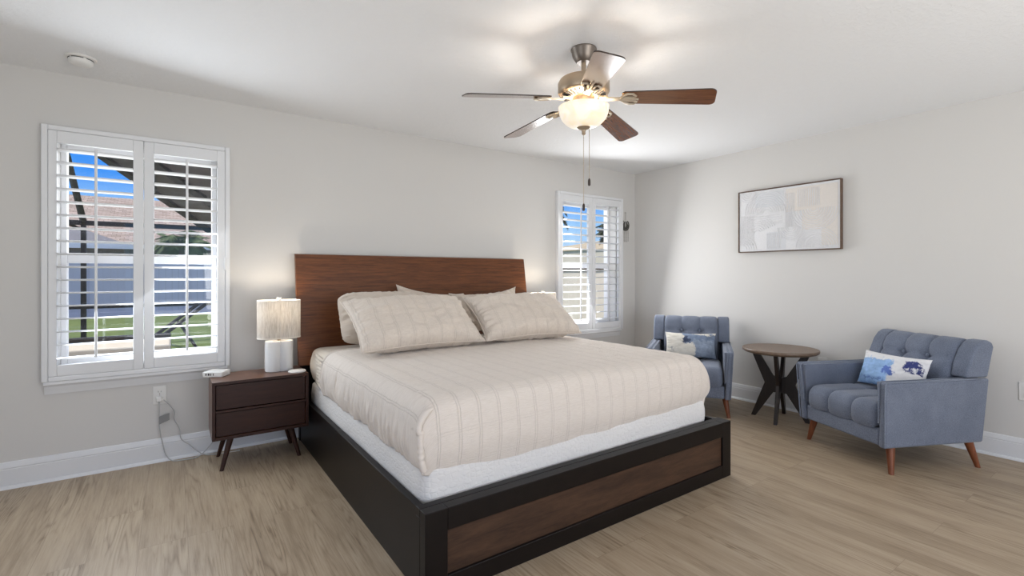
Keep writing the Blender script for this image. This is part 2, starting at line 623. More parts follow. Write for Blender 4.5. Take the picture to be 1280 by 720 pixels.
mb = MB()                                    # unseen wall behind the camera, its wide opening made to admit light
mb.box(XL, -5.25, YF - 0.17, YF, 0, H).box(-1.95, 0, YF - 0.17, YF, 0, H).box(-5.25, -1.95, YF - 0.17, YF, 2.15, H)
tag(mb.build('wall_front', M['wall'], smooth=None), kind='structure')

BASE = [(0, 0), (0.019, 0), (0.019, 0.012), (0.015, 0.016), (0.015, 0.108), (0.012, 0.112), (0.014, 0.118), (0.011, 0.132), (0.006, 0.146), (0, 0.150)]
mb = MB().prism(BASE, lambda p, q, d: (d, -p, q), XL, 0.0)
tag(mb.build('baseboard_back', M['trim'], smooth=25), kind='structure')
mb = MB().prism(BASE, lambda p, q, d: (-p, d, q), YF, -0.02)
tag(mb.build('baseboard_right', M['trim'], smooth=25), kind='structure')
# quarter round at the foot of the baseboards
QR = [(0.019, 0), (0.034, 0)] + [(0.019 + 0.015 * cos(a * pi / 10), 0.018 * sin(a * pi / 10)) for a in range(1, 6)]
mb = MB().prism(QR, lambda p, q, d: (d, -p, q), XL, 0.0)
tag(mb.build('trim_1', M['trim'], smooth=50), kind='structure')
mb = MB().prism(QR, lambda p, q, d: (-p, d, q), YF, -0.04)
tag(mb.build('trim_2', M['trim'], smooth=50), kind='structure')


# ------------------------------------------------------------------ windows and shutters
def make_window(n, x0, x1):
    w = thing('window_%d' % n, ((x0 + x1) / 2, 0.12, WZ0), None, None, kind='structure')
    cx, cy, cz = w.location
    f = MB()
    f.box(x0, x0 + 0.03, 0.10, 0.165, WZ0, WZ1).box(x1 - 0.03, x1, 0.10, 0.165, WZ0, WZ1)
    f.box(x0 + 0.03, x1 - 0.03, 0.10, 0.165, WZ0, WZ0 + 0.035).box(x0 + 0.03, x1 - 0.03, 0.10, 0.165, WZ1 - 0.035, WZ1)
    f.box(x0 + 0.03, x1 - 0.03, 0.105, 0.155, 1.30, 1.363)
    f.build('sash_frame', M['vinyl'], w, bevel=0.004, mat4=T(-cx, -cy, -cz))
    MB().box(x0 + 0.03, x1 - 0.03, 0.128, 0.132, WZ0 + 0.035, 1.30).build('glass_pane', M['glass'], w, None, mat4=T(-cx, -cy, -cz))
    MB().box(x0 + 0.03, x1 - 0.03, 0.138, 0.142, 1.363, WZ1 - 0.035).build('glass_pane', M['glass'], w, None, mat4=T(-cx, -cy, -cz))
    # sill with apron moulding under the shutter frame
    prof = [(0, 0.515), (0.010, 0.515), (0.012, 0.530), (0.018, 0.545), (0.020, 0.560), (0.030, 0.572), (0.046, 0.576), (0.046, 0.592), (0, 0.592)]
    MB().prism(prof, lambda p, q, d: (d, -p, q), x0 - 0.055, x1 + 0.055).build('sill', M['trim'], w, smooth=25, mat4=T(-cx, -cy, -cz))


make_window(1, *WIN[0])
make_window(2, *WIN[1])


def make_shutter(ox0, ox1, label, hinge_side, rods):
    """ox0..ox1 outer frame; two panels; louvres held open"""
    z0, z1 = 0.592, 2.115
    cx = (ox0 + ox1) / 2
    t = thing('plantation_shutter', (cx, 0, z0), label, 'shutter')
    L = T(-cx, 0, -z0)
    f = MB()
    fw = 0.030
    for a, b_ in ((ox0, ox0 + fw), (ox1 - fw, ox1)):
        f.box(a, b_, -0.046, 0.0, z0, z1)
    f.box(ox0 + fw, ox1 - fw, -0.046, 0.0, z1 - fw, z1).box(ox0 + fw, ox1 - fw, -0.046, 0.0, z0, z0 + fw)
    f.build('mounting_frame', M['shutter'], t, bevel=0.006, mat4=L)
    px0, px1, pz0, pz1 = ox0 + fw + 0.001, ox1 - fw - 0.001, z0 + fw + 0.001, z1 - fw - 0.001
    mid = (px0 + px1) / 2
    openings = ((ox0 + 0.070, mid - 0.053), (mid + 0.053, ox1 - 0.076))
    for k, (a, b_) in enumerate(((px0, mid - 0.0015), (mid + 0.0015, px1))):
        l0, l1 = openings[k]
        oz0, oz1 = 0.69, 2.012
        p = MB()
        p.box(a, l0, -0.043, -0.010, pz0, pz1).box(l1, b_, -0.043, -0.010, pz0, pz1)
        p.box(l0, l1, -0.043, -0.010, pz0, oz0).box(l0, l1, -0.043, -0.010, oz1, pz1)
        pan = p.build('panel', M['shutter'], t, bevel=0.003, mat4=L)
        lv = MB()
        n, step = 17, (oz1 - oz0) / 17.0
        tilt = R(-3)
        for i in range(n):
            zc = oz0 + step * (i + 0.5)
            prof = [(0.0445 * cos(q * pi / 8), 0.0055 * sin(q * pi / 8)) for q in range(16)]
            prof = [(u * cos(tilt) - w * sin(tilt), u * sin(tilt) + w * cos(tilt)) for u, w in prof]
            lv.prism(prof, lambda u, w, d, zc=zc: (d, u - 0.025, zc + w), l0 + 0.002, l1 - 0.002)
        lv.build('louvers', M['shutter'], pan, smooth=40, mat4=L)
        rx = l0 + (l1 - l0) * rods[k]
        rd = MB().box(rx - 0.007, rx + 0.007, -0.086, -0.074, oz0 + 0.035, oz1 - 0.02)
        rd.build('tilt_rod', M['shutter'], pan, bevel=0.004, mat4=L)
    hg = MB()
    hx = ox1 - fw if hinge_side > 0 else ox0 + fw
    hg.tube([(hx, -0.047, 1.26), (hx, -0.047, 1.345)], 0.006, 10).box(hx - 0.014, hx + 0.012, -0.0475, -0.040, 1.265, 1.34)
    hg.build('hinge', M['shutter'], t, mat4=L)
    return t


make_shutter(-5.216, -4.254, 'wide white plantation shutter on the window above the white wall outlet', 1, (0.505, 0.505))
make_shutter(-1.257, -0.255, 'white plantation shutter on the window beside the room corner and lotus hanging', -1, (0.60, 0.42))

# ------------------------------------------------------------------ outside the windows
GZ = -0.12
grass, nt, b = newmat('mown_lawn')
f = noise_tex(nt, coords(nt), 3.0, 6, 0.7)
nt.links.new(ramp(nt, f, [(0.3, lin(74, 92, 42)), (0.7, lin(104, 120, 60))]), b.inputs['Base Color'])
b.inputs['Roughness'].default_value = 0.95
shingle, nt, b = newmat('tan_shingles')
br = node(nt, 'ShaderNodeTexBrick')
br.inputs['Scale'].default_value = 1.0
br.inputs['Brick Width'].default_value = 0.34
br.inputs['Row Height'].default_value = 0.2
br.inputs['Mortar Size'].default_value = 0.012
br.inputs['Color1'].default_value = lin(150, 134, 124)
br.inputs['Color2'].default_value = lin(184, 166, 156)
br.inputs['Mortar'].default_value = lin(120, 104, 98)
nt.links.new(coords(nt, (1, 1, 1)), br.inputs['Vector'])
nt.links.new(br.outputs['Color'], b.inputs['Base Color'])
b.inputs['Roughness'].default_value = 0.95
M['grey_roof'] = plain('grey_hip_shingles', lin(120, 120, 128), 0.9, nscale=6, nstr=0.3, ndist=0.02, var=0.12)
M['tan_roof'] = plain('sandy_shingles', lin(176, 162, 138), 0.9, nscale=4, nstr=0.3, ndist=0.02, var=0.15)
M['stucco'] = plain('pale_stucco', lin(216, 206, 190), 0.9, nscale=30, nstr=0.2)
M['stucco_dark'] = plain('taupe_stucco', lin(132, 124, 118), 0.9, nscale=30, nstr=0.2)
M['fence_white'] = plain('white_vinyl_fence', lin(206, 202, 218), 0.5, nscale=30, nstr=0.03)
M['fence_cream'] = plain('cream_vinyl_fence', lin(226, 216, 202), 0.5, nscale=30, nstr=0.03)
M['bronze'] = plain('dark_bronze_aluminium', lin(40, 35, 36), 0.45, 0.3, nscale=30, nstr=0.03)
M['roofpanel'] = plain('brown_patio_roof', lin(96, 82, 82), 0.8, nscale=5, nstr=0.1)
M['concrete'] = plain('pale_concrete', lin(186, 180, 172), 0.9, nscale=12, nstr=0.2, var=0.1)
M['leaf'] = plain('palm_green', lin(98, 118, 62), 0.7, nscale=12, nstr=0.1, var=0.35)
M['leaf_dark'] = plain('dark_leaf_green', lin(52, 66, 40), 0.7, nscale=12, nstr=0.1, var=0.35)
M['bark'] = plain('palm_bark', lin(110, 94, 78), 0.9, nscale=20, nstr=0.4)
M['band_brown'] = plain('dark_band_brown', lin(84, 72, 60), 0.8, nscale=20, nstr=0.1)

tag(MB().box(-60, 60, 0.2, 80, GZ - 0.2, GZ).build('lawn', grass, smooth=None), kind='structure')
tag(MB().box(-12, 3, 0.2, 3.9, GZ, GZ + 0.04).build('patio', M['concrete'], smooth=None), kind='structure')
# unseen eave, added so its overhang keeps sun off the windows
mb = MB().box(-9, 2, 0.17, 1.0, 2.46, 2.58)
tag(mb.build('sun_block_eave', M['vinyl'], smooth=None), kind='structure')


def fence(name, p0, p1, z0, z1, mat, label):
    p0, p1 = Vector(p0), Vector(p1)
    d = p1 - p0
    n = max(2, int(d.length / 2.4))
    ang = math.atan2(d.y, d.x)
    t = thing(name, (p0.x, p0.y, z0), label, 'fence', rz=ang)
    Lh = z1 - z0
    mbp = MB()
    for i in range(int(d.length / 0.18)):
        mbp.box(i * 0.18, i * 0.18 + 0.176, -0.012, 0.012, 0.05, Lh - 0.05)
    mbp.build('board_panel', mat, t, smooth=None)
    MB().box(0, d.length, -0.025, 0.025, Lh - 0.14, Lh).box(0, d.length, -0.025, 0.025, 0.0, 0.14).build('rail', mat, t, bevel=0.006)
    if z1 < 1.5:
        MB().box(0, d.length, -0.05, 0.05, Lh, Lh + 0.14).build('dark_top_band', M['band_brown'], t, smooth=None)  # dark brown band along the top of the low fence
    for i in range(n + 1):
        x = d.length * i / n
        MB().box(x - 0.06, x + 0.06, -0.06, 0.06, 0, Lh + 0.06).box(x - 0.07, x + 0.07, -0.07, 0.07, Lh + 0.06, Lh + 0.09).build('post', mat, t, bevel=0.008)
    return t


fence('vinyl_fence', (-19, 16.2, 0), (3.2, 16.2, 0), GZ, 1.62, M['fence_white'], 'white vinyl privacy fence behind the lawn, seen through the left window')
fence('vinyl_fence', (3.5, 12.5, 0), (3.5, 0.9, 0), GZ, 1.31, M['fence_cream'], 'sunlit cream vinyl fence seen through the right window')


def hip_house(name, x0, x1, y0, y1, ze, zr, wallm, roofm, label, over=0.5, hip=0.45, win=True):
    cx, cy = (x0 + x1) / 2, (y0 + y1) / 2
    t = thing(name, (cx, cy, GZ), label, 'house')
    L = T(-cx, -cy, -GZ)
    MB().box(x0, x1, y0, y1, GZ, ze).build('wall', wallm, t, smooth=None, mat4=L)
    r = MB()
    a0, a1, b0, b1 = x0 - over, x1 + over, y0 - over, y1 + over
    hh = (b1 - b0) * hip
    v = [r.bm.verts.new(p) for p in ((a0, b0, ze), (a1, b0, ze), (a1, b1, ze), (a0, b1, ze), (a0 + hh, cy, zr), (a1 - hh, cy, zr))]
    r.faces_of(v, [(0, 1, 5, 4), (1, 2, 5), (2, 3, 4, 5), (3, 0, 4), (3, 2, 1, 0)])
    r.build('roof', roofm, t, smooth=None, mat4=L)
    MB().box(a0, a1, b0 - 0.03, b0, ze - 0.12, ze + 0.06).build('gutter', M['vinyl'], t, smooth=None, mat4=L)
    return t


hip_house('neighbour_house', -22, 2, 27, 41, 2.65, 5.9, M['stucco_dark'], shingle, 'neighbouring house with a broad tan shingle roof above the white fence')
hip_house('neighbour_shed', -14, -6.1, 19.5, 22.5, 2.3, 2.98, M['stucco_dark'], M['grey_roof'], 'low outbuilding with grey hip roof in front of the tan roof', over=0.3)
hip_house('neighbour_house', 15.6, 28, 9, 24, 2.7, 3.5, M['stucco'], M['tan_roof'], 'pale neighbouring house with sandy hip roof behind the cream fence', over=0.1, hip=0.16)


# pool cage of dark aluminium bars
def enclosure():
    Y = 8.7
    t = thing('pool_screen_enclosure', (-6.5, Y, GZ), 'dark bronze pool cage of slim posts and beams on the patio outside the left window', 'pool cage')
    L = T(6.5, -Y, -GZ)
    for px in (-8.9, -6.02, -3.3):
        MB().box(px - 0.04, px + 0.04, Y - 0.05, Y + 0.05, GZ + 0.04, 2.24).build('post', M['bronze'], t, mat4=L)
    MB().box(-9.5, -2.4, Y - 0.05, Y + 0.05, 2.20, 2.29).build('beam', M['bronze'], t, mat4=L)
    MB().box(-9.5, -2.4, Y - 0.03, Y + 0.03, 0.55, 0.62).build('beam', M['bronze'], t, mat4=L)
    for px in (-8.9, -6.02):
        MB().tube([(px, Y, 2.25), (px - 0.10, Y - 1.1, 3.33), (px - 0.12, 4.0, 4.3)], 0.055, 4).build('rafter', M['bronze'], t, smooth=None, mat4=L)
    MB().tube([(-6.02, Y, 2.10), (-6.30, Y, 2.24)], 0.03, 6).build('brace', M['bronze'], t, mat4=L)
    return t


enclosure()


# sloping patio roof whose edge climbs to the left
def patio_roof():
    A = Vector((-3.90, 5.5, 1.87))
    B = Vector((-5.75, 5.5, 3.28))
    t = thing('patio_roof', (-3.90, 5.5, GZ), 'brown sloping patio roof on dark beams outside the left window', 'patio roof')
    L = T(3.90, -5.5, -GZ)
    s = MB()
    up = Vector((0, 0, 0.06))
    d = Vector((0.0, -3.9, 0.75))
    P = [A, B, A + d, B + d]
    s.hexa([P[0], P[1], P[2], P[3], P[0] + up, P[1] + up, P[2] + up, P[3] + up])
    s.build('roof_panel', M['roofpanel'], t, smooth=None, mat4=L)
    for k in range(4):
        off = d * (k / 3.0) - Vector((0, 0, 0.05))
        MB().tube([A + off, B + off], 0.06, 4).build('beam', M['bronze'], t, smooth=None, mat4=L)
    for k in range(3):
        q = A.lerp(B, k / 2.0) - Vector((0, 0, 0.03))
        MB().tube([q, q + d], 0.04, 4).build('rafter', M['bronze'], t, smooth=None, mat4=L)
    MB().box(-3.95, -3.83, 5.44, 5.56, GZ + 0.04, 1.86).build('post', M['bronze'], t, mat4=L)
    return t


patio_roof()


def frond(mbx, base, az, length, droop, n=10, leaf=0.5, rise=0.9):
    pts = []
    for i in range(n + 1):
        s = i / n
        r = length * s * (1 - 0.25 * s)
        pts.append(base + Vector((cos(az) * r, sin(az) * r, length * (rise * s - droop * s * s))))
    mbx.tube(pts, [0.025 * (1 - 0.8 * i / n) for i in range(n + 1)], 5)
    side = Vector((-sin(az), cos(az), 0))
    m_ = 26
    for i in range(m_):
        s = 0.12 + 0.88 * i / m_
        k = min(int(s * n), n - 1)
        p = pts[k].lerp(pts[k + 1], s * n - k)
        t = (pts[k + 1] - pts[k]).normalized()
        ll = leaf * (0.45 + sin(pi * min(1, s * 0.9 + 0.1))) * 0.6
        for sg in (-1, 1):
            tip = p + side * sg * ll * 0.8 + t * ll * 0.6 - Vector((0, 0, ll * 0.35))
            w = t * 0.018
            th = Vector((0, 0, 0.006))
            a = [mbx.bm.verts.new(q) for q in (p - w, p + w, tip)]
            c_ = [mbx.bm.verts.new(q - th) for q in (p - w, p + w, tip)]
            mbx.faces_of(a + c_, [(0, 1, 2), (5, 4, 3), (0, 3, 4, 1), (1, 4, 5, 2), (2, 5, 3, 0)])


def palm(loc, trunk, label, nfr=14, length=1.5, leafm='leaf', leaf=0.5, seed=1):
    rnd = random.Random(seed)
    t = thing('palm_tree', (loc[0], loc[1], GZ), label, 'palm')
    MB().tube([(0, 0, 0), (0.05, 0, trunk * 0.5), (0.02, 0.03, trunk)], [0.14, 0.11, 0.12], 10).build('trunk', M['bark'], t)
    fr = MB()
    for i in range(nfr):
        frond(fr, Vector((0.02, 0.03, trunk)), i * 2.4 + rnd.random(), length * (0.8 + 0.4 * rnd.random()), 0.5 + 0.7 * rnd.random(), leaf=leaf, rise=0.5 + 0.7 * rnd.random())
    fr.build('fronds', M[leafm], t, smooth=None)
    return t


palm((-4.3, 18.2), 2.35, 'green palm crown in front of the tan roof, seen through the right-hand shutter panel', 34, 1.15, 'leaf', 0.5, 3)
palm((1.0, 3.0), 2.45, 'small palm with dark fronds at the upper corner of the right window', 14, 0.55, 'leaf_dark', 0.26, 8)
palm((5.45, 5.3), 2.45, 'dark leafy palm standing behind the cream fence', 34, 0.62, 'leaf_dark', 0.36, 11)


# garden lounge and low daybed on the patio
def lounge():
    t = thing('garden_lounge_chair', (-4.42, 3.6, GZ + 0.04), 'reclined patio lounge chair with black bars on the patio outside the left window', 'lounge chair', rz=R(3))
    for sy in (-0.28, 0.28):
        MB().tube([(-0.55, sy, 0.34), (0.15, sy, 0.92)], 0.022, 8).build('back_bar', M['bronze'], t)
        MB().tube([(-0.95, sy, 0.30), (-0.35, sy, 0.32)], 0.022, 8).build('side_rail', M['bronze'], t)
    for sx, sy in ((-0.9, -0.28), (-0.9, 0.28), (-0.4, -0.28), (-0.4, 0.28)):
        MB().tube([(sx, sy, 0), (sx, sy, 0.31)], 0.02, 8).build('leg', M['bronze'], t)
    MB().tube([(0.15, -0.29, 0.92), (0.15, 0.29, 0.92)], 0.022, 8).build('top_bar', M['bronze'], t)
    for sy in (-0.28, 0.28):
        MB().tube([(-0.1, sy, 0.70), (0.28, sy, 0.0)], 0.014, 8).build('brace', M['bronze'], t)
    MB().box(-1.0, -0.36, -0.27, 0.27, 0.31, 0.36).build('seat_sling', M['vinyl'], t, bevel=0.01)


lounge()


def daybed():
    t = thing('patio_daybed', (-5.55, 2.6, GZ + 0.04), 'low patio daybed with pale pad on a dark slatted base outside the left window', 'daybed')
    MB().box(-0.95, 0.95, -0.35, 0.35, 0.50, 0.58).build('pad', M['stucco'], t, bevel=0.02)
    s = MB().box(-0.95, 0.95, -0.36, -0.32, 0.44, 0.50).box(-0.95, 0.95, 0.32, 0.36, 0.44, 0.50)
    for k in range(10):
        s.box(-0.93 + k * 0.2, -0.87 + k * 0.2, -0.32, 0.32, 0.45, 0.49)
    s.build('base_rails', M['bronze'], t, smooth=None)
    for sx in (-0.9, 0, 0.9):
        for sy in (-0.3, 0.3):
            MB().box(sx - 0.04, sx + 0.04, sy - 0.04, sy + 0.04, 0, 0.44).build('leg', M['bronze'], t)
    MB().box(-0.45, 0.95, 0.28, 0.34, 0.58, 0.635).build('back_rail', M['bronze'], t, bevel=0.01)


daybed()

# ------------------------------------------------------------------ bed
BX0, BX1, BYF = -3.813, -1.785, -2.288
bed = thing('bed', (-2.8, -1.2, 0), 'king bed with walnut headboard and near-black frame with brown footboard panel', 'bed')
bed.location = (0, 0, 0)
bed.location = (-2.8, -1.2, 0)
LB = T(2.8, 1.2, 0)
foot = MB()
foot.box(BX0, BX0 + 0.094, BYF, BYF + 0.05, 0, 0.335).box(BX1 - 0.085, BX1, BYF, BYF + 0.05, 0, 0.335)
foot.box(BX0 + 0.094, BX1 - 0.085, BYF, BYF + 0.05, 0.249, 0.335).box(BX0 + 0.094, BX1 - 0.085, BYF, BYF + 0.05, 0.0, 0.076)
foot.box(BX0, BX0 + 0.094, BYF + 0.05, BYF + 0.088, 0, 0.30).box(BX1 - 0.085, BX1, BYF + 0.05, BYF + 0.088, 0, 0.30)
foot.box(BX0, BX1, BYF + 0.05, BYF + 0.088, 0.30, 0.335).box(BX0 + 0.09, BX1 - 0.08, BYF + 0.03, BYF + 0.05, 0.0, 0.3)
fb = foot.build('footboard', M['espresso'], bed, bevel=0.0025, mat4=LB)
MB().box(BX0 + 0.094, BX1 - 0.085, BYF + 0.012, BYF + 0.03, 0.076, 0.249).build('inset_panel', M['inset'], fb, mat4=LB)
MB().box(BX0 + 0.004, BX0 + 0.036, BYF + 0.088, -0.12, 0.0, 0.328).build('side_rail', M['espresso'], bed, bevel=0.002, mat4=LB)
MB().box(BX1 - 0.036, BX1 - 0.004, BYF + 0.088, -0.12, 0.0, 0.328).build('side_rail', M['espresso'], bed, bevel=0.002, mat4=LB)
MB().box(BX0 + 0.036, BX1 - 0.036, BYF + 0.088, -0.16, 0.24, 0.262).build('platform', M['espresso'], bed, mat4=LB)
hb = MB()
y0t, y0b, th = -0.10, -0.225, 0.036
hb.hexa([(-3.842, y0b, 0.57), (-1.745, y0b, 0.57), (-3.842, y0b + th, 0.575), (-1.745, y0b + th, 0.575),
         (-3.842, y0t, 1.378), (-1.745, y0t, 1.378), (-3.842, y0t + th, 1.383), (-1.745, y0t + th, 1.383)])
hb.build('headboard', M['headboard'], bed, bevel=0.002, mat4=LB)
MB().box(-3.815, -1.785, -0.115, -0.075, 0.0, 0.60).build('headboard_base', M['espresso'], bed, bevel=0.002, mat4=LB)
for x in (-3.5, -2.1):
    MB().hexa([(x - .04, -0.185, 0.6), (x + .04, -0.185, 0.6), (x - .04, -0.075, 0.6), (x + .04, -0.075, 0.6),
               (x - .04, -0.075, 1.25), (x + .04, -0.075, 1.25), (x - .04, -0.05, 1.25), (x + .04, -0.05, 1.25)]).build('headboard_post', M['espresso'], bed, mat4=LB)


def rounded_block(x0, x1, y0, y1, z0, z1, r, nz_=6, bulge=0.0, wob=0.0):
    """soft upholstered block: stacked rounded-rectangle loops"""
    mbx = MB()
    prof = []
    k = 6
    for i in range(k + 1):
        a = -pi / 2 + (pi / 2) * i / k
        prof.append((r - r * cos(a), z0 + r + r * sin(a)))
    for i in range(1, nz_):
        s = i / nz_
        prof.append((-bulge * sin(pi * s), z0 + r + (z1 - z0 - 2 * r) * s))
    for i in range(k + 1):
        a = (pi / 2) * i / k
        prof.append((r - r * cos(a), z1 - r + r * sin(a)))
    cr = 0.06

    def loop(inset, z):
        pts = []
        a0, a1, b0, b1 = x0 + inset, x1 - inset, y0 + inset, y1 - inset
        c = max(cr - inset * 0.5, 0.02)
        for (cx, cy, st) in ((a1 - c, b1 - c, 0), (a0 + c, b1 - c, pi / 2), (a0 + c, b0 + c, pi), (a1 - c, b0 + c, 1.5 * pi)):
            for q in range(7):
                t = st + (pi / 2) * q / 6
                pts.append((cx + c * cos(t), cy + c * sin(t)))
        out = []
        for i in range(len(pts)):
            p, q = pts[i], pts[(i + 1) % len(pts)]
            d = math.hypot(q[0] - p[0], q[1] - p[1])
            m_ = max(1, int(d / 0.05))
            # same count on every loop: straight runs get 36 pieces, corner pieces one
            m_ = 36 if (i % 7) == 6 else 1
            for j in range(m_):
                s = j / m_
                out.append((p[0] + (q[0] - p[0]) * s, p[1] + (q[1] - p[1]) * s))
        return [Vector((x, y, z)) for x, y in out]
    P = [loop(i, z) for i, z in prof]
    if wob:
        for row in P:
            for p in row:
                p += Vector((nz(p.x * 5, p.y * 5, p.z * 9), nz(p.y * 5, p.x * 5, p.z * 9 + 4), 0)) * wob
    V = mbx.grid(P, closed_v=True)
    mbx.bm.faces.new(V[0][::-1])
    mbx.bm.faces.new(V[-1])
    return mbx


bs = rounded_block(-3.768, -1.868, -2.182, -0.24, 0.262, 0.455, 0.018, 5, 0.004, 0.006)
bs = tag(bs.build('box_spring', M['ticking'], smooth=60, origin=(-2.82, -1.21, 0.262)), 'white quilted box spring sitting inside the dark bed frame', 'box spring')
mt = rounded_block(-3.768, -1.885, -2.13, -0.245, 0.455, 0.702, 0.05, 5, 0.012, 0.004)
mt = tag(mt.build('mattress', M['sheet'], smooth=60, origin=(-2.82, -1.2, 0.455)), 'cream sheeted mattress with ruched corner under the beige coverlet', 'mattress')
ru = MB()                                    # gathered elastic at the head corner of the fitted sheet
for k in range(9):
    z = 0.49 + k * 0.022
    pts = []
    for i in range(12):
        s = i / 11
        a = pi / 2 * s
        pts.append((-3.768 + 0.05 * (1 - cos(a)) - 0.008 - 0.012 * abs(nz(k * 2.2, s * 3, 1)), -0.66 + 0.40 * s, z + 0.014 * nz(k, s * 3, 2) - 0.012 * s))
    ru.tube(pts, [0.004 + 0.010 * sin(pi * (0.15 + 0.7 * i / 11)) for i in range(12)], 7)
ru.build('sheet_gathers', M['sheet'], mt, smooth=60, mat4=T(2.82, 1.2, -0.455))


# coverlet
def coverlet():
    XA, XB, ZT, RR = -3.795, -1.850, 0.728, 0.115
    hem = 0.425
    prof = []                                # (x, z, arc, on_top)
    arc = 0.0
    nside = 26
    for i in range(nside):
        s = i / nside
        z = hem + (ZT - RR - hem) * s
        prof.append([XA - 0.010 * sin(pi * s) + 0.012 * (1 - s), z, 0])
    na = 14
    for i in range(na + 1):
        a = (pi / 2) * i / na
        prof.append([XA + RR - RR * cos(a), ZT - RR + RR * sin(a), 1])
    nt_ = 130
    for i in range(1, nt_):
        s = i / nt_
        prof.append([XA + RR + (XB - XA - 2 * RR) * s, ZT + 0.012 * sin(pi * s), 1])
    for i in range(na + 1):
        a = (pi / 2) * (1 - i / na)
        prof.append([XB - RR + RR * cos(a), ZT - RR + RR * sin(a), 1])
    for i in range(1, nside + 1):
        s = 1 - i / nside
        z = hem + (ZT - RR - hem) * s
        prof.append([XB + 0.010 * sin(pi * s) - 0.03 * (1 - s), z, 0])
    acc = [0.0]
    for a, c_ in zip(prof, prof[1:]):
        acc.append(acc[-1] + math.hypot(c_[0] - a[0], c_[1] - a[1]))
    YH, YE, RF = -0.67, -2.105, 0.085
    NR = 230
    rows_y = [YH + (YE - YH) * i / NR for i in range(NR + 1)]

    def wrinkle(y, z, sgn):
        return nz(y * 13, z * 2.5, 1.7 + sgn) * 0.010 + nz(y * 36, z * 5, 5.1) * 0.010 + nz(y * 75, z * 12, 8.1) * 0.007 - (0.016 * math.exp(-((y + 1.0 + 0.02 * z) / 0.014) ** 2) if sgn < 0 else 0)

    P, UV = [], []
    top0, top1 = nside, nside + 2 * na + nt_
    # rows along the length
    for ri, y in enumerate(rows_y):
        row, uvr = [], []
        for j, (x, z, on) in enumerate(prof):
            p = Vector((x, y, z))
            if on == 0:                      # side drop: hanging folds and a wavy hem
                d = 1 - (z - hem) / (ZT - RR - hem)
                sgn = -1 if j < nside else 1
                fold = wrinkle(y, z, sgn)
                p.x += sgn * fold * (0.35 + 0.65 * min(1, d * 2.5))
                p.z += d * (0.024 * nz(y * 3.0, 2.2, sgn) + 0.012 * nz(y * 11, 7.7, sgn) + (0.03 if sgn < 0 else 0.0) + 0.015 * max(0, (-y - 1.75)) * (1 if sgn < 0 else 0))
            else:
                p.z += 0.0035 * nz(x * 9, y * 14, 0.3) + 0.004 * nz(x * 2.2, y * 2.2, 9) + 0.0024 * nz(x * 14, y * 44, 4)
                for sgn, k in ((-1, (XA + RR - x) / RR), (1, (x - XB + RR) / RR)):
                    if k > 0:
                        p.x += sgn * wrinkle(y, z, sgn) * 0.35 * k
                        p.z += wrinkle(y, z, sgn) * 0.30 * math.sqrt(k) * (1 - k)
            row.append(p)
            uvr.append((0.049 + 0.02 * (z - hem) if on == 0 else acc[j] + 0.049 - acc[top0], y))
        P.append(row)
        UV.append(uvr)
    # foot: top columns roll over and drop
    arcv = YE
    nroll, ndrop = 10, 34
    for i in range(1, nroll + ndrop + 1):
        row, uvr = [], []
        for j, (x, z, on) in enumerate(prof):
            if on == 0:
                if i <= 4:                   # side flap ends in a vertical edge at the corner
                    q = P[NR][j].copy()
                    q.y = YE - 0.0185 * i
                    sgn = -1 if j < nside else 1
                    q.x += sgn * -0.004 * i * (0.5 if sgn < 0 else 1)
                    row.append(q)
                    uvr.append((0.049, YE - 0.0185 * i))
                else:
                    row.append(None)
                    uvr.append((0, 0))
                continue
            zt = P[NR][j].z
            xx = x
            edge = min(1.0, max(0.0, min(x - XA, XB - x) / 0.13))
            if i <= nroll:
                a = (pi / 2) * i / nroll
                y = YE - RF * sin(a)
                zz = zt - min(RF, (zt - hem) * 0.5) * (1 - cos(a))
                vv = YE - RF * a
            else:
                s = (i - nroll) / ndrop
                z1 = zt - min(RF, (zt - hem) * 0.5)
                zh = hem - 0.005 + 0.018 * nz(x * 2.1, 3.3, 1) + 0.006 * nz(x * 9, 1, 1) + 0.02 * (1 - edge) - 0.05 * math.sin(pi * min(1, max(0, (x - XA) / (XB - XA)))) ** 0.7 * (1 - 0.6 * (x - XA) / (XB - XA))
                zz = z1 + (zh - z1) * s
                y = YE - RF - 0.016 * sin(pi * min(1, s * 1.05)) * edge + 0.02 * s * s + 0.004 * nz(x * 6, zz * 16, 2) * s
                vv = YE - RF * pi / 2 - (z1 - zz)
                # the right corner tucks under, the left one sits behind the rolled flap edge
                if x > XB - 0.16:
                    xx = x - 0.05 * s * s * (x - (XB - 0.16)) / 0.16
                if x < XA + 0.10:
                    xx = x + 0.02 * (1 - (x - XA) / 0.10) * min(1, s * 2)
            row.append(Vector((xx, y, zz + 0.0015 * nz(x * 40, zz * 60, 4))))
            uvr.append((acc[j] + 0.049 - acc[top0], vv))
        P.append(row)
        UV.append(uvr)
    mbx = MB()
    mbx.grid(P, UV)
    # turn the hem and give the cloth thickness
    q = mbx.build('bed_coverlet', M['quilt'], smooth=70, origin=(-2.82, -1.3, 0.42))
    so = q.modifiers.new('cloth', 'SOLIDIFY')
    so.thickness, so.offset = 0.012, -1
    tag(q, 'beige stitched coverlet spread over the king mattress', 'coverlet')
    LQ = T(2.82, 1.3, -0.42)
    # rolled edge of the side flap at the near-left foot corner
    pts = [Vector((P[NR + 4][j].x + 0.004, YE - 0.078, P[NR + 4][j].z)) for j in range(0, nside)]
    for j in range(nside, nside + 11):
        s = (j - nside) / 11
        pts.append(Vector((P[NR][j].x + 0.002, YE - 0.078 + 0.012 * s, P[NR][j].z - 0.006 - 0.022 * s)))
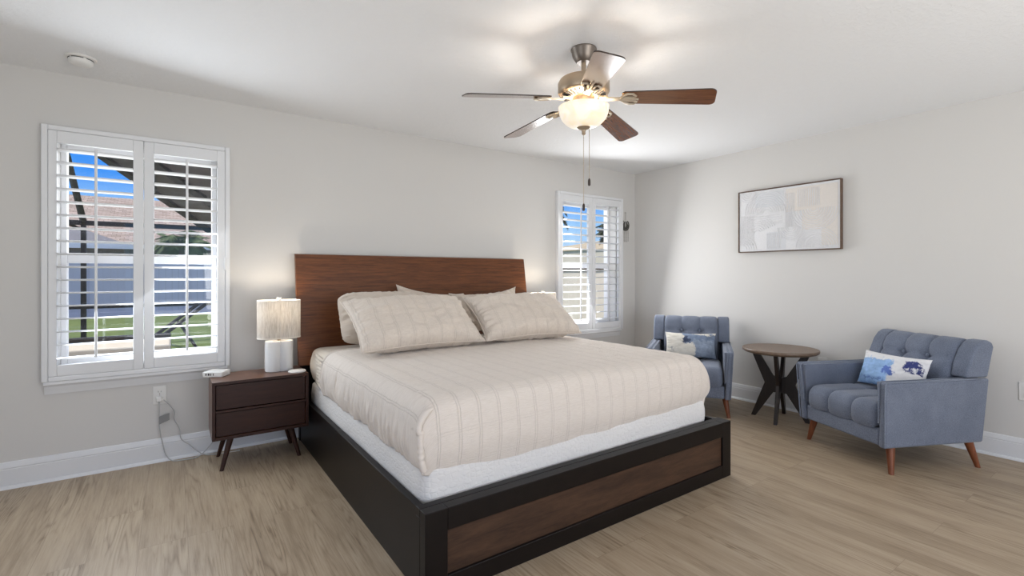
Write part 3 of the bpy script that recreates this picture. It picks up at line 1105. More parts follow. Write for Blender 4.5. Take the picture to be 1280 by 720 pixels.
    MB().tube(pts, [0.013 + 0.003 * nz(i * 0.5, 1, 2) if i < len(pts) - 4 else 0.013 * (len(pts) - i) / 5 + 0.004 for i in range(len(pts))], 10).build('rolled_corner', M['quilt'], q, smooth=70, mat4=LQ)
    # raised band along the turned-down head edge
    bp = []
    for j in range(4, len(prof) - 4):
        pp = P[3][j]
        nrm = Vector((-1, 0, 0)) if prof[j][2] == 0 and j < nside else (Vector((1, 0, 0)) if prof[j][2] == 0 else Vector((0, 0, 1)))
        bp.append(pp + nrm * 0.001)
    MB().tube(bp, 0.0055, 6).build('head_binding', M['quilt'], q, smooth=70, mat4=LQ)
    return q


coverlet()


def pillow_mesh(w, h, t, seed, nx=64, ny=44, ear=0.05, wr=0.012, flat=2.6, rnd=0.0):
    mbx = MB()
    uv = []

    def surf(sgn):
        P, U = [], []
        for i in range(ny + 1):
            v = -1 + 2 * i / ny
            row, ur = [], []
            for j in range(nx + 1):
                u = -1 + 2 * j / nx
                cr = rnd * (abs(u) * abs(v)) ** 5
                x = u * w / 2 * (1 - ear * (1 - v * v) * abs(u) ** 3) - math.copysign(cr * h, u)
                z = v * h / 2 * (1 - ear * 1.6 * (1 - u * u) * abs(v) ** 3) - math.copysign(cr * h, v)
                prof = (max(0, 1 - abs(u) ** flat) ** 0.55) * (max(0, 1 - abs(v) ** flat) ** 0.55)
                e = min(1 - abs(u), 1 - abs(v))
                d = 0
                if e > 0:
                    near = 1 - min(1, e / 0.35)
                    d = wr * (nz(u * 3 + seed, v * 3, sgn) + 0.5 * nz(u * 7 + seed, v * 7, sgn * 2)) + wr * 1.5 * near * nz((u * 3 if 1 - abs(u) < 1 - abs(v) else u * 13) + seed, (v * 13 if 1 - abs(u) < 1 - abs(v) else v * 3), 3 + sgn)
                    d *= min(1, e / 0.06)
                y = sgn * (t / 2 * prof) + d * 0.8
                row.append((x, -y, z))
                ur.append((x, z))
            P.append(row)
            U.append(ur)
        return P, U
    for s in (1, -1):
        P, U = surf(s)
        mbx.grid(P, U)
    bmesh.ops.remove_doubles(mbx.bm, verts=mbx.bm.verts, dist=1e-4)
    return mbx


def pillow(name, w, h, t, mat, base, lean, rz, label, cat, group=None, seed=0, piping=None, roll=0.0, **kw):
    """base: middle of the lower edge; lean: angle back from vertical"""
    o = pillow_mesh(w, h, t, seed, **kw).build(name, mat, smooth=80)
    o.matrix_world = T(*base) @ RZ(rz) @ RX(-lean) @ RY(roll) @ T(0, 0, h / 2)
    tag(o, label, cat, group)
    if piping:
        pts = []
        ear = kw.get('ear', 0.05)
        N = 40
        for a in range(4):
            for i in range(N):
                s = -1 + 2 * i / N
                u, v = ((s, -1), (1, s), (-s, 1), (-1, -s))[a]
                cr = kw.get('rnd', 0.0) * (abs(u) * abs(v)) ** 5 * h
                pts.append((u * w / 2 * (1 - ear * (1 - v * v) * abs(u) ** 3) - math.copysign(cr, u), 0, v * h / 2 * (1 - ear * 1.6 * (1 - u * u) * abs(v) ** 3) - math.copysign(cr, v)))
        MB().tube(pts, 0.0045, 6, closed=True).build('piped_edge', piping, o, smooth=70)
    return o


G = 'pillows in beige cases leaning on the headboard'
pillow('bed_pillow', 0.66, 0.40, 0.21, M['pillowcase'], (-3.30, -0.53, 0.732), R(22), R(3), 'plain beige pillow standing behind the sham nearest the nightstand with the router', 'pillow', G, 3, ear=0.03, wr=0.022, flat=3.4, rnd=0.10)
pillow('bed_pillow', 0.62, 0.38, 0.11, M['pillowcase'], (-2.86, -0.305, 0.738), R(11), R(0), 'plain beige pillow at the middle of the headboard, only its peaked top showing', 'pillow', G, 9, roll=R(8), ear=0.13, wr=0.014)
pillow('bed_pillow', 0.68, 0.40, 0.17, M['pillowcase'], (-2.345, -0.51, 0.732), R(24), R(-3), 'plain beige pillow behind the sham on the window-corner side', 'pillow', G, 14, roll=R(-4), ear=0.16, wr=0.018)
G = 'stitched shams propped in front of the plain pillows'
pillow('pillow_sham', 0.88, 0.49, 0.22, M['sham'], (-3.242, -1.11, 0.765), R(54), R(2), 'stitched beige sham propped on the bed side nearest the left nightstand', 'pillow', G, 21, M['sham'], ear=0.075, wr=0.024, flat=3.4, rnd=0.01)
pillow('pillow_sham', 0.86, 0.49, 0.22, M['sham'], (-2.372, -1.12, 0.765), R(54), R(-3), 'stitched beige sham propped on the bed side nearest the armchairs', 'pillow', G, 31, M['sham'], ear=0.075, wr=0.024, flat=3.4, rnd=0.01)


# ------------------------------------------------------------------ nightstands and lamps
def nightstand(x0, x1, label):
    y0, y1, z0, z1 = -0.45, -0.12, 0.199, 0.56
    cx, cy = (x0 + x1) / 2, (y0 + y1) / 2
    t = thing('nightstand', (cx, cy, 0), label, 'nightstand', 'nightstands on both sides of the bed')
    L = T(-cx, -cy, 0)
    b_ = MB()
    th = 0.018
    b_.box(x0, x1, y0, y1, z1 - th, z1).box(x0, x1, y0, y1, z0, z0 + th)
    b_.box(x0, x0 + th, y0, y1, z0 + th, z1 - th).box(x1 - th, x1, y0, y1, z0 + th, z1 - th)
    b_.box(x0 + th, x1 - th, y1 - 0.012, y1, z0 + th, z1 - th).box(x0 + th, x1 - th, y0 + 0.003, y0 + 0.02, 0.371, 0.381)
    b_.build('carcass', M['nightstand_top'], t, bevel=0.0015, mat4=L)
    # darker lacquered face frame
    fr = MB()
    fr.box(x0, x1, y0 - 0.006, y0, z1 - th, z1).box(x0, x1, y0 - 0.006, y0, z0, z0 + th)
    fr.box(x0, x0 + th, y0 - 0.006, y0, z0 + th, z1 - th).box(x1 - th, x1, y0 - 0.006, y0, z0 + th, z1 - th).box(x0 + th, x1 - th, y0 - 0.006, y0, 0.369, 0.383)
    fr.build('face_frame', M['nightstand'], t, bevel=0.001, mat4=L)
    for a, c_ in ((z0 + th + 0.004, 0.365), (0.387, z1 - th - 0.004)):
        MB().box(x0 + th + 0.004, x1 - th - 0.004, y0 + 0.004, y0 + 0.26, a, c_).build('drawer', M['nightstand'], t, bevel=0.0015, mat4=L)
    for sx in (-1, 1):
        for fy, ty in ((-0.435 + 0.012, -0.40), (-0.13, -0.17)):
            tx = (x0 + 0.105) if sx < 0 else (x1 - 0.105)
            bx = tx + sx * 0.052
            lg = MB()
            lg.tube([(bx, fy, 0), (tx, ty, z0 + 0.002)], [0.012, 0.021], 14)
            lo = lg
            for v in lo.bm.verts:
                if v.co.z < 0.02:
                    v.co.z = 0.0
                elif v.co.z > z0 - 0.03:
                    v.co.z = z0
            lo.build('leg', M['nightstand'], t, smooth=40, mat4=L)
    return t


nightstand(-4.385, -3.825, 'dark walnut two-drawer nightstand with splayed legs under the white router')
nightstand(-1.775, -1.215, 'dark walnut nightstand hidden behind the bed under the far lamp')


def lobes(rx, ry, sep, n=40, soft=0.0):
    """outline of two overlapping rounded lobes side by side along x"""
    pts = []
    for k in range(n):
        a = 2 * pi * k / n
        best = 0
        for c in (-sep, sep):
            # distance along direction a to ellipse centred (c,0)
            dx, dy = cos(a), sin(a)
            A = (dx / rx) ** 2 + (dy / ry) ** 2
            B = -2 * c * dx / rx ** 2
            C = (c / rx) ** 2 - 1
            disc = B * B - 4 * A * C
            if disc >= 0:
                best = max(best, (-B + math.sqrt(disc)) / (2 * A))
        pts.append((best * cos(a), best * sin(a)))
    return pts


def loft(mbx, outline, prof, cap=True):
    """stack copies of outline: prof = [(scale, z)]"""
    P = [[Vector((x * s, y * s, z)) for x, y in outline] for s, z in prof]
    V = mbx.grid(P, closed_v=True)
    if cap:
        mbx.bm.faces.new(V[0][::-1])
        mbx.bm.faces.new(V[-1])
    return mbx


def lamp(cx, cy, z, label, rz=0.0):
    t = thing('table_lamp', (cx, cy, z), label, 'lamp', 'ceramic lamps on the nightstands', rz=rz)
    ol = lobes(0.054, 0.060, 0.036, 64)
    loft(MB(), ol, [(0.95, 0), (1.0, 0.004), (1.0, 0.200), (0.985, 0.206), (0.95, 0.2085)]).build('base', M['ceramic'], t, smooth=35)
    MB().lathe([(0.011, 0.208), (0.011, 0.225), (0.006, 0.228), (0.006, 0.485), (0.0, 0.485)], 16).build('stem', M['nickel'], t)
    so = lobes(0.092, 0.092, 0.046, 72)
    sh = MB()
    z0, z1 = 0.232, 0.487
    prof = [(1.0, z0), (1.0, z1), (0.985, z1), (0.985, z0), (1.0, z0)]
    loft(sh, so, prof, cap=False)
    s = sh.build('lamp_shade', M['shade'], t, smooth=35)
    for zz in (z0, z1):
        tr = loft(MB(), so, [(1.004, zz - 0.004), (1.004, zz + 0.004), (0.98, zz + 0.004), (0.98, zz - 0.004), (1.004, zz - 0.004)], cap=False)
        tr.build('shade_trim', M['shade_trim'], s, smooth=35)
    sp = MB()
    for a in range(3):
        q = 2 * pi * a / 3 + 0.4
        d = Vector((cos(q), sin(q), 0))
        sp.tube([Vector((0, 0, z1 - 0.012)), d * 0.085 + Vector((0, 0, z1 - 0.012))], 0.0022, 6)
    sp.build('spider', M['nickel'], s)
    MB().lathe([(0.0, 0.480), (0.006, 0.485), (0.016, 0.487), (0.016, 0.509), (0.014, 0.511), (0, 0.511)], 20).build('finial', M['plastic'], t)
    bl = MB().lathe([(0, 0.30), (0.016, 0.31), (0.028, 0.335), (0.028, 0.35), (0.014, 0.385), (0.012, 0.40), (0, 0.40)], 20)
    bl.build('bulb', M['bowl'], t)
    ld = bpy.data.lights.new('lamp_light', 'POINT')
    ld.energy, ld.color, ld.shadow_soft_size = 3.6, (1.0, 0.89, 0.74), 0.028
    lo = bpy.data.objects.new('lamp_light', ld)
    COL.objects.link(lo)
    lo.parent = t
    lo.location = (0.0, 0.0, 0.43)
    return t


lamp(-3.975, -0.25, 0.56, 'white ceramic table lamp with linen shade beside the flat white charging puck')
lamp(-1.625, -0.25, 0.56, 'white ceramic table lamp with linen shade, half hidden behind the pillows')

# router box and round puck on the nearer nightstand
t = thing('router', (-4.345, -0.215, 0.56), 'small white internet box with dark status marks on the nightstand corner', 'router', rz=R(-33))
MB().box(-0.062, 0.062, -0.052, 0.052, 0.0, 0.036).build('case', M['plastic'], t, bevel=0.006, seg=3)
for k, wd in enumerate((0.006, 0.009, 0.004, 0.004)):
    MB().box(-0.042 + k * 0.016, -0.042 + k * 0.016 + wd, -0.0535, -0.0515, 0.012, 0.026).build('port', M['slot'], t, None)
puck = MB().lathe([(0, 0), (0.052, 0), (0.056, 0.004), (0.056, 0.010), (0.052, 0.014), (0, 0.014)], 40)
puck = tag(puck.build('charging_puck', M['plastic'], smooth=50), 'round white charging puck lying on the nightstand beside the bed', 'charger')
puck.location = (-3.885, -0.385, 0.56)


# ------------------------------------------------------------------ armchairs
def channel_cushion(path, xw, cols, bulge, xr=0.03, taper=None, dents=(), nper=16):
    """profile path (y, z) swept across x with padded columns; path is closed"""
    n = len(path)
    pv = [Vector((0, p[0], p[1])) for p in path]
    ctr = sum(pv, Vector()) / n
    nor = []
    for i in range(n):
        d = (pv[(i + 1) % n] - pv[i - 1]).normalized()
        q = Vector((0, d.z, -d.y))
        if q.dot(pv[i] - ctr) < 0:
            q = -q
        nor.append(q)
    rows = []
    tot = cols * nper
    for k in range(tot + 1):
        u = k / tot
        x = -xw / 2 + xw * u
        loc = (u * cols) % 1.0
        if k == tot:
            loc = 1.0
        groove = 1 - abs(2 * loc - 1) ** 5
        end = min(u, 1 - u) * xw
        inset = 0
        if end < xr:
            inset = xr - math.sqrt(max(0, xr * xr - (xr - end) ** 2))
        row = []
        for i in range(n):
            w = taper[i] if taper else 1.0
            off = bulge * groove * w - inset * 0.75
            p = pv[i] + nor[i] * off
            for (dx, di, dd, rad) in dents:
                r2 = ((x - dx) / rad) ** 2 + ((pv[i] - pv[di]).length / rad) ** 2
                p -= nor[i] * dd * math.exp(-r2 * 2.2) * w
                # pulled crease running sideways from the button
                r3 = ((pv[i] - pv[di]).length / (rad * 0.35)) ** 2
                p -= nor[i] * dd * 0.22 * math.exp(-r3 * 2) * w
            row.append(Vector((x, p.y, p.z)))
        rows.append(row)
    mbx = MB()
    V = mbx.grid(rows, closed_v=True)
    mbx.bm.faces.new(V[0])
    mbx.bm.faces.new(V[-1][::-1])
    return mbx


def arc_pts(cy, cz, r, a0, a1, n):
    return [(cy + r * cos(R(a0 + (a1 - a0) * i / n)), cz + r * sin(R(a0 + (a1 - a0) * i / n))) for i in range(n + 1)]


def resample(path, step):
    out = []
    n = len(path)
    for i in range(n):
        a, b_ = Vector(path[i]), Vector(path[(i + 1) % n])
        m_ = max(1, int((b_ - a).length / step))
        for k in range(m_):
            q = a.lerp(b_, k / m_)
            out.append((q.x, q.y))
    return out


def armchair(loc, rz, label):
    t = thing('armchair', (loc[0], loc[1], 0), label, 'armchair', 'slate blue tufted armchairs by the side table', rz=rz)
    fab = M['chair']
    # base rail under the seat
    MB().box(-0.290, 0.290, -0.375, 0.33, 0.165, 0.272).build('seat_base', fab, t, bevel=0.012, seg=3)
    # seat cushion: three channels rolling over the front
    path = [(0.24, 0.395), (0.0, 0.410), (-0.26, 0.412)] + arc_pts(-0.315, 0.347, 0.065, 88, 180, 8) + [(-0.380, 0.30), (-0.372, 0.277), (-0.30, 0.274), (0.24, 0.274)]
    path = resample(path, 0.022)
    tp = [1.0 if (z > 0.30 or y < -0.35) else 0.1 for y, z in path]
    di = min(range(len(path)), key=lambda i: abs(path[i][0] + 0.02) + abs(path[i][1] - 0.41))
    channel_cushion(path, 0.556, 3, 0.016, 0.045, tp, dents=[(-0.093, di, 0.016, 0.05), (0.093, di, 0.016, 0.05)]).build('seat_cushion', fab, t, smooth=60)
    # arms: outer slab plus thinner inner slab with piped edges
    for s in (-1, 1):
        def hx(xi0, xi1, xo0, xo1, ya0, ya1, yb0, yb1, z0, z1):
            return [(s * xi0, ya0, z0), (s * xo0, ya0, z0), (s * xi0, yb0, z0), (s * xo0, yb0, z0),
                    (s * xi1, ya1, z1), (s * xo1, ya1, z1), (s * xi1, yb1, z1), (s * xo1, yb1, z1)]
        arm = MB().hexa(hx(0.292, 0.316, 0.335, 0.358, -0.385, -0.400, 0.355, 0.375, 0.16, 0.570)).build('arm', fab, t, bevel=0.014, seg=3)
        MB().hexa(hx(0.288, 0.288, 0.296, 0.316, -0.372, -0.392, 0.34, 0.34, 0.29, 0.566)).build('inner_arm_panel', fab, arm, bevel=0.012, seg=3)
        MB().tube([(s * 0.3365, -0.387, 0.17), (s * 0.357, -0.402, 0.558), (s * 0.357, -0.39, 0.571), (s * 0.357, 0.30, 0.571)], 0.0042, 6).build('arm_piping', M['piping'], arm, smooth=60)
        MB().tube([(s * 0.2985, -0.389, 0.31), (s * 0.3155, -0.403, 0.556), (s * 0.3155, -0.39, 0.570), (s * 0.3155, 0.28, 0.570)], 0.0042, 6).build('arm_piping', M['piping'], arm, smooth=60)
        # side wing of the back, resting on the arm
        w = [(0.205, 0.574), (0.222, 0.655), (0.262, 0.745)] + [(0.30, 0.79), (0.335, 0.808), (0.375, 0.810), (0.408, 0.796), (0.420, 0.765), (0.372, 0.574)]
        MB().prism(w, lambda p, q, d: (d, p, q), s * 0.248, s * 0.352).build('back_wing', fab, t, smooth=60, bevel=0.016, seg=4)
    # back cushion: three columns, two buttons
    path = [(0.175, 0.43), (0.178, 0.50), (0.196, 0.60), (0.228, 0.70), (0.262, 0.765)] + [(0.29, 0.786), (0.325, 0.800), (0.362, 0.802), (0.398, 0.788), (0.410, 0.76)] + [(0.375, 0.60), (0.345, 0.40), (0.20, 0.40)]
    path = resample(path, 0.02)
    tp = [1.0 if (y < 0.36 and z > 0.42) else 0.25 for y, z in path]
    di = min(range(len(path)), key=lambda i: abs(path[i][0] - 0.222) + abs(path[i][1] - 0.685))
    channel_cushion(path, 0.500, 3, 0.013, 0.03, tp, dents=[(-0.0833, di, 0.030, 0.06), (0.0833, di, 0.030, 0.06)]).build('back_cushion', fab, t, smooth=60)
    for sx in (-1, 1):
        bt = MB().lathe([(0, 0.007), (0.008, 0.005), (0.012, 0), (0.008, -0.004), (0, -0.005)], 16)
        bo = bt.build('button', fab, t, smooth=60)
        bo.location = (sx * 0.0833, path[di][0] + 0.012, path[di][1])
        bo.rotation_euler = (R(70), 0, 0)
    # lower back shell
    MB().hexa([(-0.29, 0.33, 0.165), (0.29, 0.33, 0.165), (-0.29, 0.36, 0.165), (0.29, 0.36, 0.165),
               (-0.29, 0.345, 0.60), (0.29, 0.345, 0.60), (-0.29, 0.38, 0.60), (0.29, 0.38, 0.60)]).build('back_shell', fab, t, bevel=0.01)
    for sx in (-1, 1):
        for sy, ty in ((-0.325, -0.30), (0.325, 0.285)):
            lg = MB().tube([(sx * 0.325, sy, 0), (sx * 0.295, ty, 0.170)], [0.0145, 0.026], 16)
            for v in lg.bm.verts:
                if v.co.z < 0.03:
                    v.co.z = 0
            lg.build('leg', M['chairleg'], t, smooth=40)
    return t


CH1, CH1R = (-0.585, -1.165), R(-57)
CH2, CH2R = (-0.535, -2.69), R(-115)
armchair(CH1, CH1R, 'slate blue armchair in the room corner, partly behind the bed foot')
armchair(CH2, CH2R, 'slate blue armchair nearest the right edge, with exposed walnut legs')


def on_chair(c, rz, x, y, z):
    v = Matrix.Rotation(rz, 3, 'Z') @ Vector((x, y, z))
    return (c[0] + v.x, c[1] + v.y, z)


WHT, CRM = lin(232, 232, 234), lin(226, 222, 212)
P1 = brushed('grey_blue_brush_print', 2.3, CRM, [(-0.07, 0.26, 0.0, 0.115, lin(112, 126, 148), 0.6), (0.02, 0.26, -0.14, 0.06, lin(134, 146, 164), 1.2), (-0.09, 0.0, 0.01, 0.075, lin(58, 68, 90), 1.0), (-0.21, -0.12, -0.06, -0.02, lin(120, 126, 136), 2.4)])
P2 = brushed('cobalt_brush_print', 5.1, WHT, [(-0.26, 0.03, -0.14, 0.085, lin(140, 172, 212), 0.5), (-0.04, 0.045, -0.05, 0.03, lin(84, 108, 172), 1.4), (-0.18, 0.0, -0.10, -0.055, lin(96, 122, 176), 2.0), (0.095, 0.205, 0.0, 0.085, lin(44, 52, 104), 1.0)])
pillow('lumbar_cushion', 0.46, 0.25, 0.11, P1, on_chair(CH1, CH1R, 0.005, 0.045, 0.432), R(22), CH1R + R(3), 'oblong cushion with grey blue strokes on cream on the corner armchair', 'cushion', 'oblong printed cushions on the armchairs', 41, ear=0.06, wr=0.006)
pillow('lumbar_cushion', 0.46, 0.25, 0.11, P2, on_chair(CH2, CH2R, -0.02, 0.03, 0.432), R(20), CH2R + R(4), 'oblong cushion with bright cobalt blue strokes on the nearer armchair', 'cushion', 'oblong printed cushions on the armchairs', 52, ear=0.06, wr=0.006)

# ------------------------------------------------------------------ side table
TX, TY = -0.350, -1.880
t = thing('side_table', (TX, TY, 0), 'round grey-brown side table with angled black legs between the armchairs', 'table', rz=R(-28))
MB().lathe([(0, 0.566), (0.262, 0.566), (0.272, 0.569), (0.288, 0.580), (0.290, 0.586), (0.290, 0.598), (0.287, 0.602), (0, 0.602)], 72).build('table_top', M['tabletop'], t, smooth=40)
LEG = [(0.188, 0.0), (0.224, 0.0), (0.116, 0.300), (0.222, 0.567), (0.168, 0.567), (0.050, 0.365), (0.013, 0.350), (0.013, 0.225), (0.050, 0.222)]
for k in range(4):
    a = R(45 + 90 * k)
    fn = lambda p, q, d, a=a: (p * cos(a) - d * sin(a), p * sin(a) + d * cos(a), q)
    MB().prism(LEG, fn, -0.013, 0.013).build('leg', M['tableleg'], t, smooth=None, bevel=0.002)

# ------------------------------------------------------------------ ceiling fan
FX, FY = -2.772, -2.035
D0 = Vector((0.5737, 0.819))                 # camera forward in plan, for the blade angles
t = thing('ceiling_fan', (FX, FY, H), 'five-blade ceiling fan with lit alabaster bowl hanging over the bed', 'ceiling fan')
MB().lathe([(0, 0), (0.068, 0), (0.070, -0.006), (0.066, -0.012), (0.060, -0.040), (0.044, -0.066), (0.036, -0.074), (0, -0.074)], 40).build('canopy', M['pewter'], t, smooth=40)
MB().lathe([(0, -0.070), (0.013, -0.070), (0.013, -0.160), (0.0, -0.160)], 20).build('downrod', M['nickel'], t)
mo = MB().lathe([(0, -0.150), (0.060, -0.150), (0.100, -0.156), (0.128, -0.168), (0.138, -0.186), (0.138, -0.232), (0.132, -0.242), (0.118, -0.250), (0.072, -0.262), (0, -0.262)], 56).build('motor_housing', M['nickel'], t, smooth=35)
vt = MB()
for k in range(30):
    a = 2 * pi * k / 30
    m4 = RZ(a) @ T(0.098, 0, -0.2565) @ RY(R(-14))
    vt.box(-0.020, 0.020, -0.0045, 0.0045, -0.003, 0.003, m4)
vt.build('vent_slots', M['slot'], mo, smooth=None)
MB().lathe([(0, -0.255), (0.056, -0.255), (0.058, -0.262), (0.058, -0.300), (0.054, -0.306), (0, -0.306)], 36).build('switch_housing', M['nickel'], t, smooth=40)
bw = MB()
prof = []
for i in range(15):
    a = (pi / 2) * i / 14
    prof.append((0.134 * cos(a) ** 0.75 if a < pi / 2 - 1e-6 else 0.0, -0.318 - 0.105 * sin(a)))
inner = [(max(0, r - 0.006), z + 0.005) for r, z in prof]
bw.lathe([(0.130, -0.312), (0.136, -0.314)] + prof + inner[::-1] + [(0.126, -0.314), (0.130, -0.312)], 56, cap=False)
bw.build('light_bowl', M['bowl'], t, smooth=50)
MB().lathe([(0, -0.300), (0.005, -0.300), (0.005, -0.325), (0, -0.325)], 12).build('bowl_stem', M['nickel'], t)
MB().lathe([(0, -0.412), (0.036, -0.414), (0.038, -0.420), (0.026, -0.430), (0.012, -0.436), (0.009, -0.448), (0.011, -0.454), (0.006, -0.462), (0, -0.463)], 28).build('finial', M['nickel'], t, smooth=45)
yaw_r = math.atan2(-0.5737, 0.819)           # plan angle of the camera's right-hand side
for ang in (55, -17, -89, 127, 199):
    a = yaw_r + R(ang)
    # blade outline: slim at the root, wider at the rounded tip
    out = []
    L0, L1, w0, w1, rc = 0.205, 0.662, 0.052, 0.068, 0.030
    out += [(L0, -w0 * 0.75), (L0 + 0.015, -w0)]
    out += [(L0 + (L1 - rc - L0) * i / 6, -(w0 + (w1 - w0) * i / 6)) for i in range(1, 7)]
    out += [(L1 - rc + rc * sin(pi / 2 * i / 6), -(w1 - rc) - rc * cos(pi / 2 * i / 6)) for i in range(1, 7)]
    out = out + [(p, -q) for p, q in out[::-1]]
    m4 = RZ(a) @ T(0, 0, -0.262) @ RY(R(5.5)) @ RX(R(-13))
    bl = MB().prism(out, lambda p, q, d: (p, q, d), -0.003, 0.003)
    blo = bl.build('blade', [M['blade'], M['blade_edge']], t, smooth=30)
    blo.matrix_local = m4
    for p in blo.data.polygons:
        if len(p.vertices) == 4:
            p.material_index = 1
    # cast iron with two scrolls clasping the blade root
    ir = MB()
    ir.box(0.118, 0.205, -0.013, 0.013, -0.012, -0.005)
    ir.box(0.085, 0.130, -0.017, 0.017, -0.006, 0.004)
    for sg in (-1, 1):
        sc = [(0.195, sg * 0.006, -0.009), (0.212, sg * 0.030, -0.009), (0.235, sg * 0.046, -0.009), (0.262, sg * 0.044, -0.009), (0.276, sg * 0.026, -0.009), (0.262, sg * 0.016, -0.009), (0.236, sg * 0.016, -0.009), (0.215, sg * 0.012, -0.009)]
        ir.tube(sc, 0.0062, 8, closed=True)
    ir.tube([(0.20, 0, -0.009), (0.288, 0, -0.009)], 0.006, 8)
    ir.build('blade_iron', M['iron'], blo, smooth=40)
for dx, dy, zl, fob in ((0.0, -0.012, -0.835, 'a'), (0.030, -0.018, -0.700, 'b')):
    d = Vector((0.819, -0.5737)) * dx
    top = -0.455 if fob == 'a' else -0.420
    x, y = d.x, d.y
    ch = MB().tube([(x, y, top), (x, y, zl)], 0.0014, 6)
    n = int((top - zl) / 0.012)
    for k in range(n):
        ch.lathe([(0, -0.0022), (0.0022, 0), (0, 0.0022)], 6, (x, y, top - 0.012 * k), cap=False)
    co = ch.build('pull_chain', M['nickel'], t)
    MB().lathe([(0, 0.022), (0.004, 0.020), (0.007, 0.010), (0.0075, -0.010), (0.006, -0.018), (0, -0.020)], 14, (x, y, zl - 0.016)).build('chain_fob', M['blade_edge'], co, smooth=50)
ld = bpy.data.lights.new('fan_bulb', 'POINT')
ld.energy, ld.color, ld.shadow_soft_size = 6.5, (1.0, 0.93, 0.84), 0.035
lo = bpy.data.objects.new('fan_bulb', ld)
COL.objects.link(lo)
lo.parent = t
lo.location = (0, 0, -0.385)

# ------------------------------------------------------------------ wall things
# framed relief painting
PY0, PY1, PZ0, PZ1 = -2.222, -1.331, 1.440, 2.031
cy, cz = (PY0 + PY1) / 2, (PZ0 + PZ1) / 2
t = thing('wall_painting', (0, cy, cz), 'framed abstract painting of pale textured arches on the wall above the armchairs', 'painting')
W2, H2 = (PY1 - PY0) / 2, (PZ1 - PZ0) / 2
fr = MB()
M['frame'] = wood('brown_picture_frame', lin(84, 62, 48), lin(112, 86, 68), (8, 1, 8), 0.45)
for a in ((-W2, W2, H2 - 0.007, H2), (-W2, W2, -H2, -H2 + 0.007), (-W2, -W2 + 0.007, -H2 + 0.007, H2 - 0.007), (W2 - 0.007, W2, -H2 + 0.007, H2 - 0.007)):
    fr.box(-0.042, -0.001, a[0], a[1], a[2], a[3])
fr.build('frame', M['frame'], t, bevel=0.001)
M['canvas'] = plain('pale_canvas', lin(226, 226, 228), 0.8, nscale=60, nstr=0.3, ndist=0.001, var=0.04)
M['canvas_warm'] = plain('cream_paint', lin(226, 220, 214), 0.8, nscale=60, nstr=0.3, ndist=0.001, var=0.04)
M['canvas_cool'] = plain('pearl_paint', lin(216, 218, 222), 0.8, nscale=60, nstr=0.3, ndist=0.001, var=0.04)
MB().box(-0.034, -0.004, -W2 + 0.010, W2 - 0.010, -H2 + 0.010, H2 - 0.010).build('canvas', M['canvas'], t, smooth=None)


# picture u runs left to right as seen (towards -y), v upward; both 0..1
def pp(u, v, d=0.0):
    return (-0.0345 - d, W2 - 0.012 - u * (2 * W2 - 0.024), -H2 + 0.012 + v * (2 * H2 - 0.024))


def arch(mbx, cu, cv, r0, r1, a0, a1, n=6):
    asp = (2 * H2) / (2 * W2)
    for k in range(n):
        r = r0 + (r1 - r0) * k / max(1, n - 1)
        pts = []
        for i in range(25):
            a = R(a0 + (a1 - a0) * i / 24)
            u, v = cu + r * cos(a) * asp, cv + r * sin(a)
            if 0.01 < u < 0.99 and 0.01 < v < 0.99:
                pts.append(pp(u, v))
        if len(pts) > 2:
            mbx.tube(pts, 0.0034, 5)


def straight(mbx, u0, v0, u1, v1, du, dv, n=6):
    for k in range(n):
        mbx.tube([pp(u0 + du * k, v0 + dv * k), pp(u1 + du * k, v1 + dv * k)], 0.0034, 5)


def patch(mbx, u0, u1, v0, v1):
    a, b_ = pp(u0, v0), pp(u1, v1)
    mbx.box(a[0] - 0.0004, a[0] + 0.002, min(a[1], b_[1]), max(a[1], b_[1]), a[2], b_[2])


wp = MB()
for a in ((0.50, 0.985, 0.60, 0.97), (0.66, 0.985, 0.30, 0.60), (0.84, 0.985, 0.05, 0.3)):
    patch(wp, *a)
wp.build('cream_field', M['canvas_warm'], t, smooth=None)
for a in ((0.18, 0.48, 0.72, 0.96), (0.30, 0.50, 0.02, 0.30)):
    cp = MB()
    patch(cp, *a)
    cp.build('pearl_field', M['canvas_cool'], t, smooth=None)
rd = MB()
arch(rd, 0.30, 0.62, 0.06, 0.36, 0, 180, 10)
straight(rd, 0.02, 0.10, 0.02, 0.60, 0.017, 0, 9)
arch(rd, 0.20, 0.30, 0.05, 0.30, 20, 180, 8)
straight(rd, 0.18, 0.56, 0.46, 0.58, 0, -0.035, 5)
straight(rd, 0.50, 0.36, 0.50, 0.90, 0.014, 0, 7)
arch(rd, 0.55, 0.36, 0.05, 0.20, 180, 360, 6)
arch(rd, 0.77, 0.62, 0.05, 0.34, 180, 360, 10)
straight(rd, 0.62, 0.66, 0.62, 0.94, 0.02, 0, 11)
arch(rd, 0.80, 0.02, 0.05, 0.30, 0, 180, 9)
straight(rd, 0.31, 0.03, 0.31, 0.28, 0.017, 0, 9)
arch(rd, 0.03, 0.02, 0.08, 0.24, 0, 90, 5)
arch(rd, 0.10, 0.98, 0.05, 0.16, 180, 360, 4)
rd.build('raised_strokes', M['canvas'], t, smooth=60)


